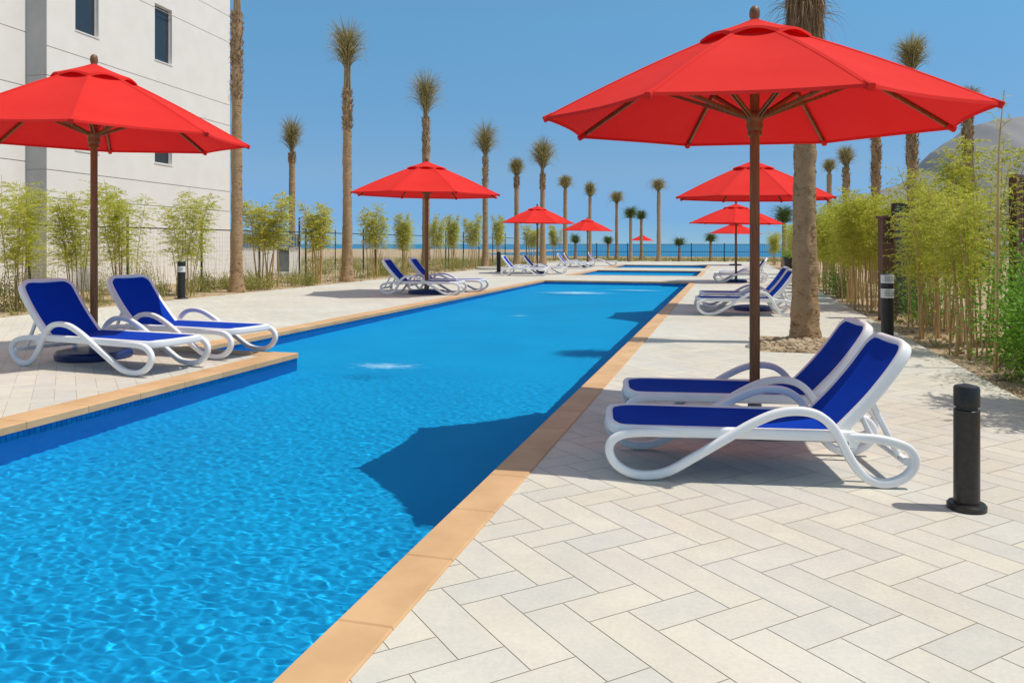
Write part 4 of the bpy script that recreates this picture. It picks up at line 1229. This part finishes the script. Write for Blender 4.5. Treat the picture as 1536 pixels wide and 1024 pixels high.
# ------------------------------------------------------------------ white building on the left
def building():
    z0 = 22.0; c0 = Vector((*cw((70 - 768) / F * z0, z0), 0))
    dl = Vector((.1769, .9842)); X1, Y1 = cw(dl.x, dl.y)
    d = Vector((X1, Y1, 0)).normalized(); nrm = Vector((d.y, -d.x, 0))       # nrm faces the pool
    root = empty('apartment_building', (0, 0, 0))
    M = Matrix(((d.x, -nrm.x, 0, c0.x), (d.y, -nrm.y, 0, c0.y), (0, 0, 1, -.05), (0, 0, 0, 1)))   # local x along facade, y inwards, z up
    TOP = 13.2; LEN = 9.68; k = 1.016
    wins = [(1.09 * k, 2.06 * k), (4.77 * k, 5.73 * k)]
    floors = [(4.17, 6.09), (7.69, 9.61), (11.2, 12.9)]
    joints = [0, 2.70, 3.49, 6.13, 6.95, 9.5, 10.5, TOP]
    joints = [0, 2.70, 3.49, 6.13, 6.95, 9.45, 10.5, TOP]
    g = .011
    def panel_wall(x0, x1, y, joints, holes, name, mat):
        mb = MB()
        xs = sorted({x0, x1, *[a for h in holes for a in h[:2]]})
        hs = []
        for i in range(len(joints) - 1): hs.append((joints[i] + (g if i else 0), joints[i + 1] - g))
        for lo, hi in hs:
            zs_ = sorted({lo, hi, *[q for h in holes for q in h[2:] if lo < q < hi]})
            for a, b in zip(xs, xs[1:]):
                for q0, q1 in zip(zs_, zs_[1:]):
                    xm, zm = (a + b) / 2, (q0 + q1) / 2
                    if any(h[0] < xm < h[1] and h[2] < zm < h[3] for h in holes): continue
                    mb.quad(*[M @ Vector(p) for p in ((a, y, q0), (b, y, q0), (b, y, q1), (a, y, q1))])
            if mat: # lips of the joints
                mb.quad(*[M @ Vector(p) for p in ((x0, y, lo), (x0, y + .03, lo), (x1, y + .03, lo), (x1, y, lo))])
                mb.quad(*[M @ Vector(p) for p in ((x0, y, hi), (x1, y, hi), (x1, y + .03, hi), (x0, y + .03, hi))])
        for h in holes:   # reveals
            D = .16
            q = [(h[0], h[2]), (h[1], h[2]), (h[1], h[3]), (h[0], h[3])]
            for i in range(4):
                (a, b), (c, e_) = q[i], q[(i + 1) % 4]
                mb.quad(*[M @ Vector(p) for p in ((a, y, b), (c, y, e_), (c, y + D, e_), (a, y + D, b))])
        o = mb.build(name, mat, root)
        return o
    holes = [(a, b, lo, hi) for a, b in wins for lo, hi in floors]
    panel_wall(0, LEN, 0, joints, holes, 'facade', M_wall)
    panel_wall(-14, 0 - .0, .66, [0, 3.72, 5.84, 7.35, 9.6, TOP], [], 'side_wing', M_wall)
    # body behind: joints look through to it; end faces and roof
    mb = MB()
    mb.box(.02, LEN - .02, .035, .06, 0, TOP - .02, M); mb.box(-14, -.02, .695, .72, 0, TOP - .02, M)
    ob = mb.build('joint_backing', M_joint, root)
    # cut window openings in the backing by rebuilding it in strips
    bpy.data.objects.remove(ob)
    mb = MB()
    for i in range(1, len(joints) - 1): mb.box(.004, LEN - .004, .028, .05, joints[i] - .03, joints[i] + .03, M) if not any(lo < joints[i] < hi for lo, hi in floors) else [mb.box(a, b, .028, .05, joints[i] - .03, joints[i] + .03, M) for a, b in ((.004, wins[0][0] - .004), (wins[0][1] + .004, wins[1][0] - .004), (wins[1][1] + .004, LEN - .004))]
    for q in (3.72, 5.84, 7.35, 9.6): mb.box(-14, -.004, .69, .71, q - .03, q + .03, M)
    mb.build('joint_backing', M_joint, root)
    mb = MB()
    mb.box(LEN - .004, LEN, .0, 9, 0, TOP, M); mb.box(-14, LEN - .004, 8.99, 9, 0, TOP, M); mb.box(-14, LEN, .7, 9, TOP - .02, TOP + .0, M); mb.box(-14, -13.99, .7, 9, 0, TOP - .03, M)
    mb.build('outer_wall', M_wall, root)
    mb = MB()                                # return of the recess, greyer than the facade, with its own joint lines
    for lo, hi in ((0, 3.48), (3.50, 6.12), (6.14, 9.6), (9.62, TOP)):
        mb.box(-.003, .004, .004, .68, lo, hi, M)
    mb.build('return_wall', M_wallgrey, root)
    mb = MB(); mb.box(0.005, .02, .03, .66, 0, TOP - .1, M); mb.build('return_backing', M_joint, root)
    for a, b in wins:
        for lo, hi in floors:
            t = .045
            fr = MB()
            fr.box(a + .002, a + t, .10, .15, lo + .002, hi - .002, M); fr.box(b - t, b - .002, .10, .15, lo + .002, hi - .002, M)
            fr.box(a + t, b - t, .10, .15, lo + .002, lo + t, M); fr.box(a + t, b - t, .10, .15, hi - t, hi - .002, M)
            w = fr.build('window', M_winframe, root)
            m = MB(); m.box(a + t - .004, b - t + .004, .125, .14, lo + t - .004, hi - t + .004, M); m.build('pane', M_glass, w)
            m = MB(); m.box(a - .02, b + .02, -.022, .10, lo - .035, lo - .001, M); m.build('sill', M_wall, w)
    tag(root, 'white panelled building with dark narrow windows behind the left fence', 'building')
building()

# low white hut beyond the fence
def hut():
    z = 34.0
    A = Vector((*pz(358, z), 0)); B = Vector((*pz(452, z + 1.5), 0)); d = (B - A).normalized(); n = Vector((d.y, -d.x, 0)); L = (B - A).length
    M = Matrix(((d.x, -n.x, 0, A.x), (d.y, -n.y, 0, A.y), (0, 0, 1, -.05), (0, 0, 0, 1)))
    root = empty('utility_hut')
    top = hgt(369, z)
    m = MB(); m.box(0, L * .60, 0, 2.4, 0, top, M); m.box(L * .80, L, 0.02, 2.4, 0, top, M); m.box(L * .60, L * .80, .1, 2.4, 0, top, M); m.build('wall', M_wall, root)
    m = MB(); m.box(L * .605, L * .795, .04, .09, .1, top - .08, M); dr = m.build('door', M_shed, root)
    m = MB()
    n_ = 22
    for k in range(n_):
        m.box(L * .99 / n_ * k, L * .99 / n_ * (k + .55), -.06, 2.4, top + .03, hgt(349, z), M)
        m.box(L * .99 / n_ * (k + .55), L * .99 / n_ * (k + 1), -.03, 2.4, top + .03, hgt(349, z) - .01, M)
    m.build('roof', M_corr, root)
    m = MB(); m.box(L * .45, L * 1.0, -.9, -.02, 0, .16, M); m.build('step', M_slab, root)
    tag(root, 'low white hut with a dark door, seen through the fence by the thin palm', 'hut')
hut()

# ------------------------------------------------------------------ right side structures
def framed_panel():
    z = 15.2
    X, Y = pz(1339, z); root = empty('framed_panel', (X, Y, -.05), TH + R(14))
    h = hgt(305, z) + .05; w = .62
    m = MB(); m.box(0, .06, -.04, .04, 0, h); m.box(w, w + .06, -.04, .04, 0, h); m.box(.06, w, -.04, .04, h - .06, h); m.box(.06, w, -.04, .04, .0, .06); m.build('frame', M_black, root)
    m = MB(); m.box(.06, w, -.012, .012, .06, h - .06); m.build('glass', M_glass, root)
    tag(root, 'tall black-framed dark glass panel among the bamboo behind the brown post', 'panel')
framed_panel()
def brown_post():
    z = 14.3
    X, Y = pz(1331, z); root = empty('brown_post', (X, Y, -.05), TH)
    h = hgt(328, z) + .05; a = .125
    m = MB(); m.box(-a, a, -.10, .10, 0, hgt(365, z) + .05); m.build('lower_shaft', M_louvre, root)
    hl = hgt(365, z) + .06
    m = MB()
    for x0 in (-a + .035, a - .035):
        m.box(x0 - .035, x0 + .035, -.10, .10, hl, h)
    m.build('side_plate', M_louvre, root)
    m = MB()
    for k in range(5):
        q = hl + (h - hl) * (k + .4) / 5; m.box(-a + .072, a - .072, -.07, .07, q, q + .05)
    m.build('lattice', M_louvre, root)
    m = MB(); m.box(-a - .03, a + .03, -.13, .13, h + .004, h + .05); m.build('cap', M_louvre, root)
    tag(root, 'brown post with an open slatted head, straight behind the banded right bollard', 'post')
brown_post()
def louvre():
    z = 10.5
    X, Y = pz(1519, z); root = empty('louvred_screen', (X, Y, -.05), TH + R(30))
    h = hgt(262, z) + .05; w = 2.2; hb = hgt(402, z)
    m = MB(); m.box(0, .05, -.05, .05, 0, h); m.box(w, w + .05, -.05, .05, 0, h); m.box(.05, w, -.05, .05, h - .05, h); m.box(.05, w, -.05, .05, hb - .05, hb); m.build('frame', M_louvre, root)
    m = MB()
    x = .065
    while x < w - .03:
        m.box(x, x + .026, -.04, .04, hb + .002, h - .052); x += .045
    m.build('slats', M_louvre, root)
    m = MB(); m.box(.05, w, .052, .07, 0, h - .06); m.build('back_panel', M_shed, root)
    tag(root, 'dark brown slatted screen at the right photo edge above the shrubs', 'screen')
louvre()
X, Y = pz(1184, 42.5)
root = empty('planter', (X, Y, 0), TH)
m = MB(); m.lathe([(.24, 0), (.30, .5), (.33, .62), (.33, .66), (.29, .66), (.27, .55)], 24); m.build('pot', M_black, root, smooth=40)
m = MB(); rn = random.Random(5)
for k in range(700):
    v = Vector((rn.gauss(0, .2), rn.gauss(0, .2), abs(rn.gauss(0, .25)))); leaf(m, (v.x, v.y, .6 + v.z), (v.x * 3 + rn.uniform(-.4, .4), v.y * 3, .6), .09, .03, rn)
m.build('foliage', M_shrub, root)
tag(root, 'black planter pot on the far right deck, left of the thick palm', 'planter')
# small grey spike-topped fitting by the thick palm
X, Y = at(1128, 521); root = empty('ground_fitting', (X, Y, 0), TH)
m = MB(); m.lathe([(.085, 0), (.09, .008), (.075, .03), (.04, .045), (.012, .05)], 20); m.build('base', M_greymetal, root, smooth=40)
m = MB(); m.tube([(0, 0, .04), (-.02, 0, .09), (-.045, 0, .13)], [.012, .009, .003], 8); m.build('spout', M_greymetal, root, smooth=40)
tag(root, 'small grey spiked ground fitting on the paving left of the thick palm', 'fitting')
# low round slab in the left bed
X, Y = at(742, 404); m = MB(); m.lathe([(.98, 0), (1.0, .02), (1.0, .14), (.96, .16), (.80, .16), (.78, .06)], 32)
o = m.build('kerb_ring', M_slab, None, smooth=40, loc=(X, Y, -.03)); tag(o, 'low pale stone ring round a bed beside the thin plain bollard', 'kerb ring')

# ------------------------------------------------------------------ camera, sun, sky
cam = bpy.data.cameras.new('camera'); co = bpy.data.objects.new('camera', cam); COL.objects.link(co)
co.location = (0, 0, H); co.rotation_euler = (R(90), 0, TH)
cam.sensor_width = 36; cam.lens = 36 * F / 1536; cam.shift_y = -(512 - HOR) / 1536
cam.clip_start = .05; cam.clip_end = 60000
S.camera = co
EL = R(64)
sd = Vector((math.cos(EL) * .990, math.cos(EL) * .14, math.sin(EL)))
sun = bpy.data.lights.new('sun', 'SUN'); so = bpy.data.objects.new('sun', sun); COL.objects.link(so)
sun.cycles.is_caustics_light = True
sun.energy = 3.6; sun.angle = R(.53); sun.color = (1, .94, .84)
so.rotation_euler = sd.to_track_quat('Z', 'Y').to_euler()
so.location = (0, 0, 30)
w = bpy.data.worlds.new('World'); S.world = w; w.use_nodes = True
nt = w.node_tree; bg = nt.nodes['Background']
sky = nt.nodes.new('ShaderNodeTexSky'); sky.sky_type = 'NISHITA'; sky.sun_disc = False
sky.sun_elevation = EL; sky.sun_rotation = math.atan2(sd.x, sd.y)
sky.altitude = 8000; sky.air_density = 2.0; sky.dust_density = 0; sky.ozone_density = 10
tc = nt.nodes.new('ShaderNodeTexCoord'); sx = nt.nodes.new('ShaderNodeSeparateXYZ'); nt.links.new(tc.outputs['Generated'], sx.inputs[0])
tint = ramp(nt, sx.outputs['Z'], [(0, (.075, .10, .1275)), (.03, (.0825, .105, .1275)), (.09, (.165, .15, .124)), (.27, (.2175, .25, .184)), (.42, (.30, .29, .20)), (.66, (.88, .50, .245)), (1, (.92, .50, .24))])  # overhead sky brightened and warmed beyond the sky model, added as fill light
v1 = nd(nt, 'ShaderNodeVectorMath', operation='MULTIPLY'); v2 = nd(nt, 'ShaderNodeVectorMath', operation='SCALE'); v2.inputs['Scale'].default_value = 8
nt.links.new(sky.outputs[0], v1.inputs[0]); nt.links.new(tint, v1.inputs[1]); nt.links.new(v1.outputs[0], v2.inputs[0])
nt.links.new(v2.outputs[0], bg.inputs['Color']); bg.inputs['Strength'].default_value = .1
S.view_settings.view_transform = 'Standard'; S.view_settings.look = 'None'; S.view_settings.gamma = 1; S.view_settings.exposure = 0
S.render.engine = 'CYCLES'
S.cycles.max_bounces = 10; S.cycles.transparent_max_bounces = 16
S.cycles.use_denoising = True
